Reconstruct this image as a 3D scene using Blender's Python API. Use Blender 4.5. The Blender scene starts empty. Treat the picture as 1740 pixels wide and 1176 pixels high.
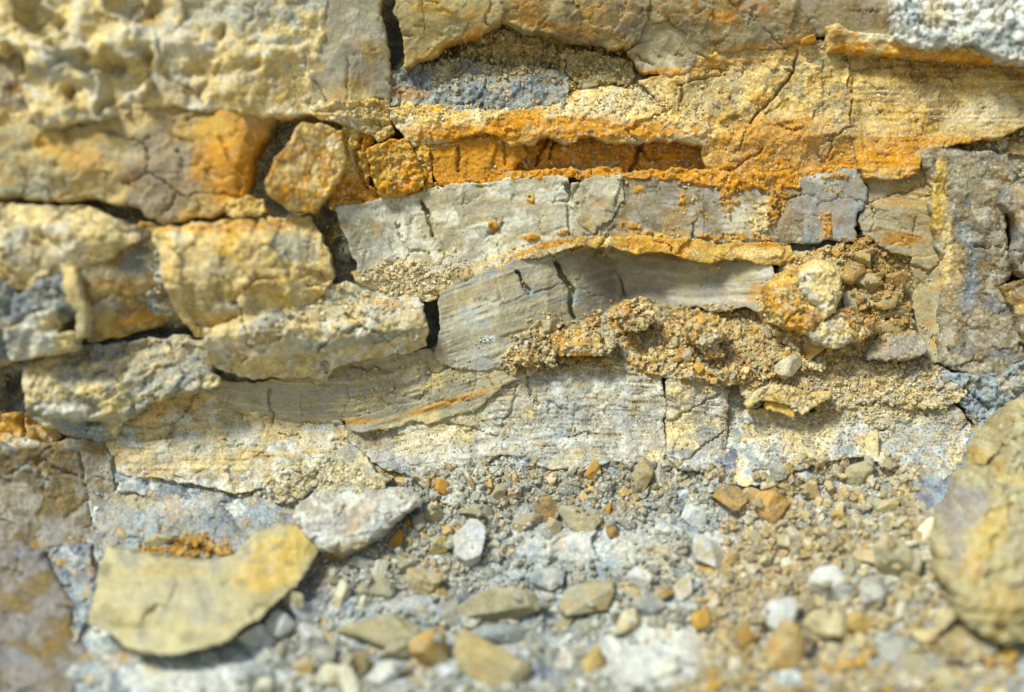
import bpy, math, random, time
import numpy as np
T00 = time.time()

# ------------------------------------------------------------------ camera, light
S = 0.0005            # metres per photo-plane unit (the framed face is about 0.87 m wide)
CX, CY, DIST = 870.0, 588.0, 2600.0
scene = bpy.context.scene
COL = scene.collection

cam_d = bpy.data.cameras.new('camera'); cam = bpy.data.objects.new('camera', cam_d); COL.objects.link(cam)
cam.location = (0, -DIST * S, 0); cam.rotation_euler = (math.radians(90), 0, 0)
cam_d.sensor_width = 36.0; cam_d.lens = 36.0 * DIST / 1740.0
cam_d.clip_start = 0.02; cam_d.clip_end = 3000
cam_d.dof.use_dof = True
FOCUS_D = 15.0
cam_d.dof.focus_distance = (DIST - FOCUS_D) * S
APERTURE = 100.0 * S
cam_d.dof.aperture_fstop = (cam_d.lens / 1000.0) / APERTURE
scene.camera = cam

SUN_DIR = np.array([-0.40, -0.62, 0.66]); SUN_DIR /= np.linalg.norm(SUN_DIR)
sun_el = math.asin(SUN_DIR[2]); sun_az = math.atan2(SUN_DIR[0], SUN_DIR[1])
world = bpy.data.worlds.new('World'); scene.world = world; world.use_nodes = True
wn = world.node_tree.nodes; wl = world.node_tree.links
sky = wn.new('ShaderNodeTexSky'); sky.sky_type = 'NISHITA'; sky.sun_disc = False
sky.sun_elevation = sun_el; sky.sun_rotation = sun_az; sky.air_density = 1.0; sky.dust_density = 1.0
wl.new(sky.outputs[0], wn['Background'].inputs[0]); wn['Background'].inputs[1].default_value = 0.108
ld = bpy.data.lights.new('sun', 'SUN'); ld.energy = 3.8; ld.angle = math.radians(12.0); ld.color = (1.0, 0.98, 0.92)
sun = bpy.data.objects.new('sun', ld); COL.objects.link(sun)
from mathutils import Vector
sun.rotation_euler = Vector(SUN_DIR).to_track_quat('Z', 'Y').to_euler(); sun.location = (1, -2, 2)
vs = scene.view_settings; vs.view_transform = 'Standard'; vs.look = 'None'; vs.gamma = 1; vs.use_curve_mapping = False
vs.exposure = 0.42
scene.cycles.use_denoising = True
scene.cycles.max_bounces = 5; scene.cycles.diffuse_bounces = 3

# ------------------------------------------------------------------ noise
def _h(ix, iy, seed):
    x = (ix.astype(np.int64) * 374761393 + iy.astype(np.int64) * 668265263 + seed * 982451653) & 0xffffffff
    x = ((x ^ (x >> 13)) * 1274126177) & 0xffffffff
    x = ((x ^ (x >> 16)) * 2246822519) & 0xffffffff
    return ((x ^ (x >> 13)) & 0xffffff) / float(0xffffff)

def vnoise(x, y, seed=0):
    ix = np.floor(x); iy = np.floor(y); fx = x - ix; fy = y - iy
    def g(dx, dy):
        a = _h(ix + dx, iy + dy, seed) * 2 * math.pi
        return np.cos(a) * (fx - dx) + np.sin(a) * (fy - dy)
    u = fx * fx * fx * (fx * (fx * 6 - 15) + 10); v = fy * fy * fy * (fy * (fy * 6 - 15) + 10)
    a = g(0, 0) * (1 - u) + g(1, 0) * u
    b = g(0, 1) * (1 - u) + g(1, 1) * u
    return (a * (1 - v) + b * v) * 1.5

def fbm(x, y, sc, octv=4, seed=0, gain=0.5, ridged=False):
    out = 0; amp = 1; tot = 0; f = 1.0 / sc
    for o in range(octv):
        n = vnoise(x * f + 17.3 * o, y * f - 9.1 * o, seed + o * 31)
        if ridged: n = 1 - 2 * np.abs(n)
        out = out + amp * n; tot += amp; amp *= gain; f *= 2.03
    return out / tot

def worley(x, y, sc, seed=0, jitter=0.9):
    x = x / sc; y = y / sc; ix = np.floor(x); iy = np.floor(y)
    f1 = np.full(x.shape, 9.0); f2 = np.full(x.shape, 9.0); idv = np.zeros(x.shape); ddx = np.zeros(x.shape); ddy = np.zeros(x.shape)
    for a in (-1, 0, 1):
        for b in (-1, 0, 1):
            cx = ix + a; cy = iy + b
            px = cx + 0.5 + (_h(cx, cy, seed) - 0.5) * jitter; py = cy + 0.5 + (_h(cx, cy, seed + 7) - 0.5) * jitter
            dx = x - px; dy = y - py; d = np.sqrt(dx * dx + dy * dy)
            m = d < f1
            f2 = np.where(m, f1, np.minimum(f2, d)); f1 = np.where(m, d, f1)
            idv = np.where(m, _h(cx, cy, seed + 13), idv); ddx = np.where(m, dx, ddx); ddy = np.where(m, dy, ddy)
    return f1, f2, idv, ddx, ddy

def facet(x, y, sc, seed):
    """chipped, planar broken surface: every cell has its own tilt"""
    wx = x + fbm(x, y, sc * 0.6, 2, seed + 3) * sc * 0.35; wy = y + fbm(x, y, sc * 0.6, 2, seed + 5) * sc * 0.35
    f1, f2, i, dx, dy = worley(wx, wy, sc, seed)
    a = i * 2 * math.pi * 7
    return (np.cos(a) * dx + np.sin(a) * dy) * 1.2 + (np.modf(i * 91.7)[0] - 0.5) * 0.9

def sstep(a, b, x):
    t = np.clip((x - a) / (b - a), 0, 1); return t * t * (3 - 2 * t)

# ------------------------------------------------------------------ the lie of the rock face: depth towards the viewer, in units
BU = np.array([-700, -300, 0, 200, 400, 560, 680, 800, 950, 1050, 1200, 1400, 1560, 1740, 2040, 2440.])
BV = np.array([-600, -200, 0, 120, 200, 290, 350, 420, 480, 560, 640, 720, 820, 950, 1060, 1176, 1500, 2000.])
BD = np.array([
 [240,240,240,220,180,130,100, 90, 90, 90, 90, 90,100,110,110,110],
 [230,230,230,210,170,110, 80, 60, 60, 60, 60, 60, 70, 90,100,100],
 [220,220,220,205,160,100, 65, 60, 60, 60, 65, 70, 85,105,110,110],
 [220,220,220,205,165, 90, 30,  5,  0,  0, 10, 20, 45, 80, 100, 100],
 [215,215,215,205,165, 85, 22,  8,  0,  0,  0,  5, 35, 70, 90, 90],
 [210,210,210,200,165, 80, 12,  0, -8,-12,-10, -5,  25, 60, 80, 80],
 [205,205,205,195,160, 85,  8, -4,-12,-16,-14,-10,  20, 60, 80, 80],
 [205,205,205,195,165,105, 25, -4,-14,-18,-14,-12,0, 55, 80, 80],
 [205,205,205,195,165,110, 45, 10,-10,-18,-14,-14,-15, 50, 80, 80],
 [195,195,190,165,130, 90, 50, 22, -6,-14,-10, -6,-15, 50, 80, 80],
 [180,170,150,100, 75, 50, 30, 15, 10, 10, 15, 10,  10, 55, 80, 80],
 [160,140,110, 60, 40, 20, 10,  5,  8, 10, 15, 20, 20, 45, 90,100],
 [160,140,110, 75, 60, 55, 45, 45, 45, 50, 60, 75, 80,110,150,160],
 [220,200,160,140,135,130,125,120,120,130,145,165,190,220,260,270],
 [260,240,215,205,205,205,205,205,205,210,225,245,270,300,330,340],
 [330,310,290,290,300,305,310,310,310,315,325,340,360,385,420,430],
 [620,600,600,600,610,615,620,620,620,620,630,640,660,680,700,700],
 [1100]*16], float)
def _smooth(t):
    return t * t * (3 - 2 * t) * 0.5 + t * 0.5
def base_d(u, v):
    u = np.asarray(u, float); v = np.asarray(v, float)
    i = np.clip(np.searchsorted(BU, u) - 1, 0, len(BU) - 2); j = np.clip(np.searchsorted(BV, v) - 1, 0, len(BV) - 2)
    a = _smooth(np.clip((u - BU[i]) / (BU[i + 1] - BU[i]), 0, 1)); b = _smooth(np.clip((v - BV[j]) / (BV[j + 1] - BV[j]), 0, 1))
    return (BD[j, i] * (1 - a) + BD[j, i + 1] * a) * (1 - b) + (BD[j + 1, i] * (1 - a) + BD[j + 1, i + 1] * a) * b

def to_world(u, v, dref, d):
    k = (DIST - dref) / DIST
    return np.stack([(u - CX) * k * S, -d * S, -(v - CY) * k * S], -1)

# front-most surface seen so far, to seat stones and crumbs on
ZS = 2.0; ZU0, ZV0 = -100.0, -100.0; ZW, ZH = 980, 700
ZB = np.full((ZH, ZW), -999.0)
def zsplat(u, v, d):
    i = np.round((u - ZU0) / ZS).astype(int); j = np.round((v - ZV0) / ZS).astype(int)
    m = (i >= 0) & (i < ZW) & (j >= 0) & (j < ZH)
    np.maximum.at(ZB, (j[m], i[m]), d[m])
def zfill():
    for _ in range(3):
        bad = ZB < -900
        if not bad.any(): break
        p = np.pad(ZB, 1, constant_values=-999)
        mx = np.max([p[a:a + ZH, b:b + ZW] for a in range(3) for b in range(3)], 0)
        ZB[bad] = mx[bad]
def zat(u, v, r=0):
    u = np.asarray(u, float); v = np.asarray(v, float)
    i = np.clip(np.round((u - ZU0) / ZS).astype(int), 0, ZW - 1); j = np.clip(np.round((v - ZV0) / ZS).astype(int), 0, ZH - 1)
    return ZB[j, i]

# ------------------------------------------------------------------ colours: sRGB of the stone in full sun -> albedo
def C(r, g, b, k=0.66):
    c = np.array([r, g, b]) / 255.0
    g_ = c.mean(); c = np.clip(g_ + (c - g_) * 1.12, 0, 1)
    return np.where(c <= 0.04045, c / 12.92, ((c + 0.055) / 1.055) ** 2.4) * k
P = dict(cream=C(238,218,156), pale=C(226,226,204), white=C(238,242,234), tan=C(194,168,98), ochre=C(204,154,56), orange=C(206,152,24),
         rust=C(184,124,26), grey=C(174,170,148), blue=C(160,172,168), steel=C(126,134,138), lilac=C(160,154,142), brown=C(142,120,72),
         olive=C(176,166,120), yellow=C(222,192,100), umber=C(132,120,90), dark=C(100,84,52), sand=C(210,194,142), greige=C(180,174,140), straw=C(202,192,142))
def pc(c): return P[c] if isinstance(c, str) else np.array(c)

# ------------------------------------------------------------------ materials
def rock_material(name, grain=0.5, bump=0.5, gsize=2.6, rough=0.92):
    m = bpy.data.materials.new(name); m.use_nodes = True; nt = m.node_tree; n = nt.nodes; l = nt.links
    b = n['Principled BSDF']; b.inputs['Roughness'].default_value = rough
    b.inputs['Specular IOR Level'].default_value = 0.25
    at = n.new('ShaderNodeAttribute'); at.attribute_name = 'stone_colour'
    tc = n.new('ShaderNodeTexCoord')
    oi = n.new('ShaderNodeObjectInfo')
    ad = n.new('ShaderNodeVectorMath'); ad.operation = 'ADD'
    l.new(tc.outputs['Object'], ad.inputs[0]); l.new(oi.outputs['Random'], ad.inputs[1])
    vec = ad.outputs[0]
    def noise(scale, det, rg=0.6):
        t = n.new('ShaderNodeTexNoise'); t.inputs['Scale'].default_value = scale; t.inputs['Detail'].default_value = det
        t.inputs['Roughness'].default_value = rg; l.new(vec, t.inputs['Vector']); return t
    def vor(size):
        t = n.new('ShaderNodeTexVoronoi'); t.inputs['Scale'].default_value = 1.0 / (size * S); l.new(vec, t.inputs['Vector']); return t
    def mapr(sock, a, b_, c, d):
        t = n.new('ShaderNodeMapRange'); l.new(sock, t.inputs[0])
        for i, x in enumerate((a, b_, c, d)): t.inputs[i + 1].default_value = x
        return t.outputs[0]
    def mul(c1, f):
        t = n.new('ShaderNodeVectorMath'); t.operation = 'SCALE'; l.new(c1, t.inputs[0]); l.new(f, t.inputs['Scale']); return t.outputs[0]
    n1 = noise(1 / (22 * S), 8, 0.65); n2 = noise(1 / (7 * S), 4)
    v1 = vor(gsize); v2 = vor(gsize * 2.3)
    col = mul(at.outputs['Color'], mapr(n1.outputs['Fac'], 0.3, 0.7, 1 - 0.26 * grain - 0.06, 1 + 0.26 * grain + 0.06))
    sep = n.new('ShaderNodeSeparateColor'); l.new(v1.outputs['Color'], sep.inputs[0])
    col = mul(col, mapr(sep.outputs[0], 0, 1, 1 - 0.34 * grain, 1 + 0.34 * grain))
    # single mineral grains: some pale and bluish, some rusty
    sep2 = n.new('ShaderNodeSeparateColor'); l.new(v2.outputs['Color'], sep2.inputs[0])
    for sock, lo, c in ((sep.outputs[1], 0.86, P['white']), (sep.outputs[2], 0.88, P['ochre']), (sep2.outputs[1], 0.93, P['grey'])):
        mx = n.new('ShaderNodeMix'); mx.data_type = 'RGBA'
        mx.inputs['B'].default_value = (*c, 1)
        l.new(mapr(sock, lo, 1.0, 0, 0.75 * grain), mx.inputs['Factor']); l.new(col, mx.inputs['A']); col = mx.outputs['Result']
    l.new(col, b.inputs['Base Color'])
    h = n.new('ShaderNodeMath'); h.operation = 'ADD'; l.new(mapr(n1.outputs['Fac'], 0, 1, 0, 1.6), h.inputs[0]); l.new(mapr(v1.outputs['Distance'], 0, 1, 0.8 * grain, 0), h.inputs[1])
    h2 = n.new('ShaderNodeMath'); h2.operation = 'ADD'; l.new(h.outputs[0], h2.inputs[0]); l.new(mapr(n2.outputs['Fac'], 0, 1, 0, 0.8), h2.inputs[1])
    bp = n.new('ShaderNodeBump'); bp.inputs['Strength'].default_value = bump; bp.inputs['Distance'].default_value = 2.4 * S
    l.new(h2.outputs[0], bp.inputs['Height']); l.new(bp.outputs[0], b.inputs['Normal'])
    return m
M_SMOOTH = rock_material('fine_mudstone', 0.32, 0.55)
M_SANDY = rock_material('sandy_stone', 0.7, 0.6)
M_CRUST = rock_material('crumbly_stone', 0.7, 0.8, 3.4)
M_PEB = rock_material('pebble_stone', 0.45, 0.7, 2.8)
M_SOFT = rock_material('weathered_stone', 0.6, 0.8, 4.0)
MATS = dict(smooth=M_SMOOTH, sandy=M_SANDY, crust=M_CRUST, pebble=M_PEB, soft=M_SOFT)

# ------------------------------------------------------------------ mesh making
def make_mesh(name, co, faces, cols, mat, smooth=True):
    """faces: int array (n,3|4) or list of such arrays"""
    if not isinstance(faces, (list, tuple)): faces = [faces]
    faces = [f for f in faces if len(f)]
    me = bpy.data.meshes.new(name)
    me.vertices.add(len(co)); me.vertices.foreach_set('co', np.ascontiguousarray(co, np.float32).ravel())
    loops = np.concatenate([f.ravel() for f in faces]).astype(np.int32)
    cnt = np.concatenate([np.full(len(f), f.shape[1]) for f in faces])
    st = np.concatenate([[0], np.cumsum(cnt)[:-1]]).astype(np.int32)
    me.loops.add(len(loops)); me.loops.foreach_set('vertex_index', loops)
    me.polygons.add(len(cnt)); me.polygons.foreach_set('loop_start', st)
    me.polygons.foreach_set('use_smooth', np.full(len(cnt), smooth))
    me.update(calc_edges=True)
    if cols is not None:
        ca = me.color_attributes.new('stone_colour', 'FLOAT_COLOR', 'POINT')
        rgba = np.ones((len(co), 4), np.float32); rgba[:, :3] = cols
        ca.data.foreach_set('color', rgba.ravel())
    me.materials.append(mat)
    return me

def link(name, me, loc=(0, 0, 0), label=None, cat=None, group=None, kind=None, parent=None):
    o = bpy.data.objects.new(name, me); COL.objects.link(o); o.location = loc
    if label: o['label'] = label
    if cat: o['category'] = cat
    if group: o['group'] = group
    if kind: o['kind'] = kind
    return o

def sdf_poly(poly, x, y):
    """signed distance, positive inside"""
    p = np.asarray(poly, float); q = np.roll(p, -1, 0)
    d2 = np.full(x.shape, 1e18); ins = np.zeros(x.shape, bool)
    for (ax, ay), (bx, by) in zip(p, q):
        ex, ey = bx - ax, by - ay; L = ex * ex + ey * ey + 1e-9
        t = np.clip(((x - ax) * ex + (y - ay) * ey) / L, 0, 1)
        dx = x - ax - t * ex; dy = y - ay - t * ey
        d2 = np.minimum(d2, dx * dx + dy * dy)
        c = (ay > y) != (by > y)
        with np.errstate(divide='ignore', invalid='ignore'):
            xi = (bx - ax) * (y - ay) / (by - ay + 1e-12) + ax
        ins ^= c & (x < xi)
    d = np.sqrt(d2); return np.where(ins, d, -d)

def line_dist(pts, x, y):
    d2 = np.full(x.shape, 1e18); tt = np.zeros(x.shape); n = len(pts) - 1
    for k in range(n):
        ax, ay = pts[k]; bx, by = pts[k + 1]; ex, ey = bx - ax, by - ay
        t = np.clip(((x - ax) * ex + (y - ay) * ey) / (ex * ex + ey * ey + 1e-9), 0, 1)
        dx = x - ax - t * ex; dy = y - ay - t * ey; q = dx * dx + dy * dy
        m = q < d2; d2 = np.where(m, q, d2); tt = np.where(m, (k + t) / n, tt)
    return np.sqrt(d2), tt

SURF = {            # (large amp, scale), (medium), (fine), facet amp/scale
 'smooth': ((4, 120), (1.6, 34), (0.5, 7), (1.6, 60)),
 'sandy':  ((5, 100), (2.4, 26), (1.4, 6), (3.0, 40)),
 'lumpy':  ((13, 90), (7, 34), (1.6, 9), (5, 45)),
 'crusty': ((7, 60), (5, 18), (2.4, 6), (4, 22)),
 'flat':   ((2.5, 140), (0.9, 30), (0.5, 6), (0.8, 50)),
 'rubble': ((8, 70), (6, 22), (3.0, 7), (9, 20)),
}

def colour_field(u, v, spec, sd, seed, T=None):
    cols = [pc(c) for c in spec.get('cols', ['cream', 'tan'])]
    sc = spec.get('cscale', 70)
    n = fbm(u, v * spec.get('cstretch', 1.3), sc, 5, seed + 50, 0.6) * 1.5 + 0.5
    n = np.clip(n, 0, 0.999) * (len(cols) - 1)
    i = np.floor(n).astype(int); f = n - i; f = (f * f * (3 - 2 * f))[..., None]
    arr = np.array(cols + [cols[-1]])
    col = arr[i] * (1 - f) + arr[np.minimum(i + 1, len(cols) - 1)] * f
    if T is not None and spec.get('lamcols'):
        for k, (c, period, amt) in enumerate(spec['lamcols']):
            w = vnoise(T / period + fbm(u, v, 60, 2, seed + 71) * 0.5, u / 420.0, seed + 60 + k) * fbm(u, v, 90, 2, seed + 61 + k) * 0.6 + vnoise(T / period, u / 500.0, seed + 80 + k)
            w = sstep(0.1, 0.55, w)[..., None] * amt
            col = col * (1 - w) + pc(c) * w
    for k, st in enumerate(spec.get('stains', [])):  # colour ellipses: mineral stains, plus shade painted on a few blocks
        c, cx, cy, rx, ry, ang, s = st[:7]; soft = st[7] if len(st) > 7 else 0.5
        a = math.radians(ang); du, dv = u - cx, v - cy
        p = (du * math.cos(a) + dv * math.sin(a)) / rx; q = (-du * math.sin(a) + dv * math.cos(a)) / ry
        r = np.sqrt(p * p + q * q) + fbm(u, v, 0.7 * min(rx, ry) + 8, 4, seed + 200 + k * 7, 0.65) * 0.55
        w = (1 - sstep(1 - soft, 1 + soft * 0.4, r))[..., None] * s
        col = col * (1 - w) + pc(c) * w
    if spec.get('rim'):
        c, wd, s = spec['rim']
        w = ((1 - sstep(0, wd, sd + fbm(u, v, 12, 3, seed + 90) * wd * 0.7)) * s)[..., None]
        col = col * (1 - w) + pc(c) * w
    c0 = spec.get('cols', [''])[0]; c0 = c0 if isinstance(c0, str) else ''; bl = spec.get('blotch', 0.0 if c0 in ('orange', 'ochre') else 0.5)
    if bl:
        w = (sstep(0.12, 0.5, fbm(u, v, 64, 5, seed + 310, 0.6)) * bl * .7)[..., None]; col = col * (1 - w) + pc('ochre') * w
        w = (sstep(0.0, 0.55, fbm(u, v, 95, 5, seed + 320, 0.55)) * bl * .8)[..., None]; col = col * (1 - w) + pc('blue') * w
        w = (sstep(0.1, 0.6, fbm(u, v, 40, 5, seed + 330, 0.6)) * bl * .8)[..., None]; col = col * (1 - w) + pc('pale') * w
    # speckle of dust and small hue drift
    g = 1 + 0.12 * fbm(u, v, 9, 3, seed + 95) + spec.get('mottle', 0.14) * fbm(u, v, 24, 3, seed + 97)
    col = col * g[..., None]
    hue = fbm(u, v, 40, 3, seed + 99)[..., None]
    col = col * (1 + hue * np.array([0.06, 0.0, -0.16]))
    # warmer tint on the upper beds, fading to a bluer one lower down
    w = sstep(260, 740, v + 70 * fbm(u, v, 160, 3, 4242))[..., None]
    if not spec.get('plain'): col = col * ((1 - w) * np.array([1.04, 0.97, 0.80]) + w * np.array([0.95, 1.0, 1.12]))
    return np.clip(col, 0.01, 0.8)

def adopt(parent_label, child_label, name):
    """make one rock layer a part of the bed it is bonded to"""
    p = next(o for o in scene.objects if o.get('label') == parent_label); c = next(o for o in scene.objects if o.get('label') == child_label)
    c.parent = p; c.location = c.location - p.location; c.name = name
    if 'category' in c: del c['category']
BLOCKS = []
_seed = [100]
def block(name, label, poly, off=20, back=60, surf='sandy', mat=None, tilt=(0, 0), r=7, dome=None, step=2.0, warp=None, fwarp=(1.6, 8), grow=4.5,
          bumps=(), cracks=(), patches=(), prof=None, frac=1.0, uprof=None, planes=(), lam=None, lamamp=0.0, lamper=7.0, pits=None, cat='rock', amp=1.0, facet_k=1.0, flat=None, group=None, kind=None,
          seed=None, parent=None, **spec):
    """one block of rock: its outlined front face is real relief, its sides run back into the face"""
    if seed is None: _seed[0] += 37; seed = _seed[0]
    p = np.asarray(poly, float); (u0, v0), (u1, v1) = p.min(0) - 12, p.max(0) + 12
    us = np.arange(u0, u1 + step, step); vs_ = np.arange(v0, v1 + step, step)
    U, V = np.meshgrid(us, vs_)
    own = warp is not None
    wseed = seed if own else 77          # neighbours break along one and the same joint
    wp = warp or (6, 42); gs = wseed
    r = r * {'flat': .45, 'sandy': .5, 'smooth': .5}.get(surf, .5) if not own else r * .8
    def sdw(x, y):
        wx = fbm(x, y, wp[1], 3, wseed) * wp[0] * 1.6 + fbm(x, y, 13, 3, wseed + 1) * 3.0 + fbm(x, y, fwarp[1], 3, seed + 1) * fwarp[0]
        wy = fbm(x, y, wp[1], 3, wseed + 2) * wp[0] * 1.6 + fbm(x, y, 13, 3, wseed + 3) * 3.0 + fbm(x, y, fwarp[1], 3, seed + 3) * fwarp[0]
        return sdf_poly(p, x + wx, y + wy) + (0 if own else grow)
    SD = sdw(U, V)
    # pull vertices just outside onto the outline
    gv, gu = np.gradient(SD, step); gl = np.sqrt(gu * gu + gv * gv) + 1e-6
    out = SD < 0
    mv = np.where(out, np.clip(-SD, 0, 2.0 * step), 0)
    U = U + mv * gu / gl; V = V + mv * gv / gl
    SDc = np.maximum(SD, 0)
    cu, cv = p.mean(0)
    T = None
    if lam is not None:
        if isinstance(lam, (int, float)): T = V - np.tan(-math.radians(lam)) * (U - cu) * 1.0
        else:
            lp = np.asarray(lam, float); T = V - np.interp(U, lp[:, 0], lp[:, 1])
        T = T + fbm(U, V, 150, 2, seed + 9) * 5
    bd = base_d(U, V) if flat is None else np.full(U.shape, float(flat))
    dref = bd + off + tilt[0] * (U - cu) / 100.0 + tilt[1] * (V - cv) / 100.0
    H = np.zeros(U.shape)
    if dome:
        Hh, R = dome; t = np.clip(SDc / R, 0, 1); H += Hh * np.sqrt(1 - (1 - t) ** 2)
        H -= Hh * 0.5
    (a1, s1), (a2, s2), (a3, s3), (af, sf) = SURF[surf]
    H += amp * (a1 * fbm(U, V, s1, 3, gs + 11) + a2 * fbm(U, V, s2, 4, gs + 12) * 1.4 + a3 * fbm(U, V, s3, 3, gs + 13, 0.7) * 1.6)
    H += facet_k * af * facet(U, V, sf, gs + 14) + facet_k * af * 0.45 * facet(U, V, sf * 0.42, gs + 15)
    if surf in ('crusty', 'rubble'):
        f1, f2, i, _, _ = worley(U + fbm(U, V, 10, 2, seed) * 4, V, 9, seed + 21)
        H += amp * 2.6 * (np.sqrt(np.clip(1 - f1 * f1 * 1.7, 0, 1)) * (0.2 + i) * 0.6 + facet(U, V, 11, seed + 25) * 0.9)
    if surf == 'sandy':
        H += amp * 0.9 * fbm(U, V, 11, 3, seed + 22, 0.7) * sstep(-0.2, 0.4, fbm(U, V, 50, 2, seed + 23)) * 2
        H -= 2.2 * sstep(0.25, 0.6, fbm(U, V, 17, 3, seed + 24))
    if pits:
        pa, ps, thr = pits
        pn = fbm(U * 1.0, V, ps, 3, seed + 31, 0.5)
        H -= pa * sstep(thr, thr + 0.28, pn)
        H += pa * 0.3 * (1 - np.clip(np.abs(pn - thr) / 0.12, 0, 1))
    if not own and frac:
        fx = U + 14 * fbm(U, V, 30, 4, 905, .65); fy = V + 14 * fbm(U, V, 30, 4, 906, .65)
        for k_, (sc_, dp_) in enumerate(((105, 7.0), (48, 3.5))):
            e1, e2, ei, ex, ey = worley(fx * 0.72, fy, sc_, 910 + k_)
            on = sstep(0.02, 0.2, fbm(U, V, sc_ * 0.9, 2, 920 + k_))
            H -= frac * dp_ * on * (1 - sstep(0.012, 0.045, (e2 - e1)))
            H += frac * (ei - .5) * dp_ * 0.8 * on
    if T is not None and lamamp:
        lamper = lamper * 0.62; L1 = vnoise(T / lamper, U / 130.0, seed + 41); L2 = vnoise(T / (lamper * 0.45), U / 70.0, seed + 42); L3 = vnoise(T / (lamper * 3), U / 400.0, seed + 43)
        H += lamamp * (np.sign(L1) * np.abs(L1) ** 0.6 * 1.0 + 0.6 * L2 + 1.2 * L3) * (0.05 + 0.95 * sstep(-0.15, 0.35, fbm(U, V * 1.5, 46, 3, seed + 44)))
    for b in bumps:
        bx, by, rx, ry, ang, dh = b[:6]; sharp = b[6] if len(b) > 6 else 0
        a = math.radians(ang); du, dv = U - bx, V - by
        pp = (du * math.cos(a) + dv * math.sin(a)) / rx; qq = (-du * math.sin(a) + dv * math.cos(a)) / ry
        rr = np.sqrt(pp * pp + qq * qq) + fbm(U, V, 0.6 * min(rx, ry) + 6, 3, seed + 300 + int(bx)) * 0.35
        H += dh * (np.exp(-rr * rr * 1.6) if not sharp else (1 - sstep(1 - sharp, 1, rr)))
    if prof:
        H += np.interp(V - prof[0] * (U - cu), [q[0] for q in prof[1:]], [q[1] for q in prof[1:]])
    if uprof: H += np.interp(U, [q[0] for q in uprof], [q[1] for q in uprof])
    for (pu, pv, du_, dv_, sl) in planes:
        H -= sl * np.maximum(0, ((U - pu) * du_ + (V - pv) * dv_) / math.hypot(du_, dv_) + 7 * fbm(U, V, 40, 3, seed + 801))
    pm = []
    for k, pt in enumerate(patches):
        c, bx, by, rx, ry, ang, dens, hh = pt
        a = math.radians(ang); du, dv = U - bx, V - by
        pp = (du * math.cos(a) + dv * math.sin(a)) / rx; qq = (-du * math.sin(a) + dv * math.cos(a)) / ry
        n1 = fbm(U, V, 16, 5, seed + 700 + k, 0.75)
        m = sstep(0.0, 0.12, n1 + dens - 0.9 * np.maximum(0, pp * pp + qq * qq - 0.15)); pm.append((c, m))
        f1, f2, i, _, _ = worley(U + fbm(U, V, 7, 2, seed) * 4, V, 6.5, seed + 720 + k)
        H += m * (hh * (0.5 + 1.2 * np.clip(n1 + .4, 0, 1)) + hh * 0.7 * i * np.sqrt(np.clip(1 - f1 * f1 * 1.5, 0, 1)) + fbm(U, V, 4, 2, seed + 5) * 1.2)
    for ck in cracks:
        pts, wd, dp = ck[:3]
        jx = U + fbm(U, V, 22, 3, seed + 400 + int(pts[0][0])) * 6; jy = V + fbm(U, V, 22, 3, seed + 401 + int(pts[0][1])) * 6
        dd, tt = line_dist(pts, jx, jy)
        w = wd * (0.55 + 0.45 * np.sin(math.pi * np.clip(tt, 0.02, 0.98))) * (1 + 0.6 * fbm(U, V, 15, 2, seed + 402))
        H -= dp * (1 - sstep(w * 0.35, w * 0.75 + 0.8, dd))
    rr_ = r * (1 + 0.7 * fbm(U, V, 30, 3, seed + 51))
    t = np.clip(SDc / np.maximum(rr_, 1), 0, 1)
    H -= rr_ * 0.9 * (1 - np.sqrt(np.clip(1 - (1 - t) ** 2, 0, 1)))
    D = dref + H
    inside = SD > 0
    keepc = inside[:-1, :-1] | inside[1:, :-1] | inside[:-1, 1:] | inside[1:, 1:]
    idx = np.arange(U.size).reshape(U.shape)
    q = np.stack([idx[:-1, :-1][keepc], idx[1:, :-1][keepc], idx[1:, 1:][keepc], idx[:-1, 1:][keepc]], -1)
    used = np.unique(q); remap = np.full(U.size, -1); remap[used] = np.arange(len(used)); q = remap[q]
    Uf, Vf, Df, Rf, Sf = U.ravel()[used], V.ravel()[used], D.ravel()[used], dref.ravel()[used], SDc.ravel()[used]
    Tf = None if T is None else T.ravel()[used]
    col = colour_field(Uf, Vf, spec, Sf, gs, Tf)
    for (c, m) in pm:
        w = (m.ravel()[used] * 0.9)[:, None]; g = (1 + 0.25 * fbm(Uf, Vf, 5, 2, seed + 9))[:, None]; col = np.clip(col * (1 - w) + pc(c) * g * w, 0, .8)
    co = to_world(Uf, Vf, Rf, Df)
    ins_f = inside.ravel()[used]
    zsplat(Uf[ins_f], Vf[ins_f], Df[ins_f])
    # boundary -> side walls running back, rough
    e = np.concatenate([q[:, [0, 1]], q[:, [1, 2]], q[:, [2, 3]], q[:, [3, 0]]])
    key = e.min(1).astype(np.int64) * len(used) + e.max(1)
    uq, inv, cnt = np.unique(key, return_inverse=True, return_counts=True)
    be = e[cnt[inv] == 1]
    bv = np.unique(be); m2 = np.full(len(used), -1); m2[bv] = np.arange(len(bv))
    nseg = max(2, int(back / 14)); rings = [bv]; cos = [co]; cc = [col]; base = len(co)
    walls = []
    prev = bv
    gux = (gu / gl).ravel()[used][bv]; gvx = (gv / gl).ravel()[used][bv]
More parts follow.
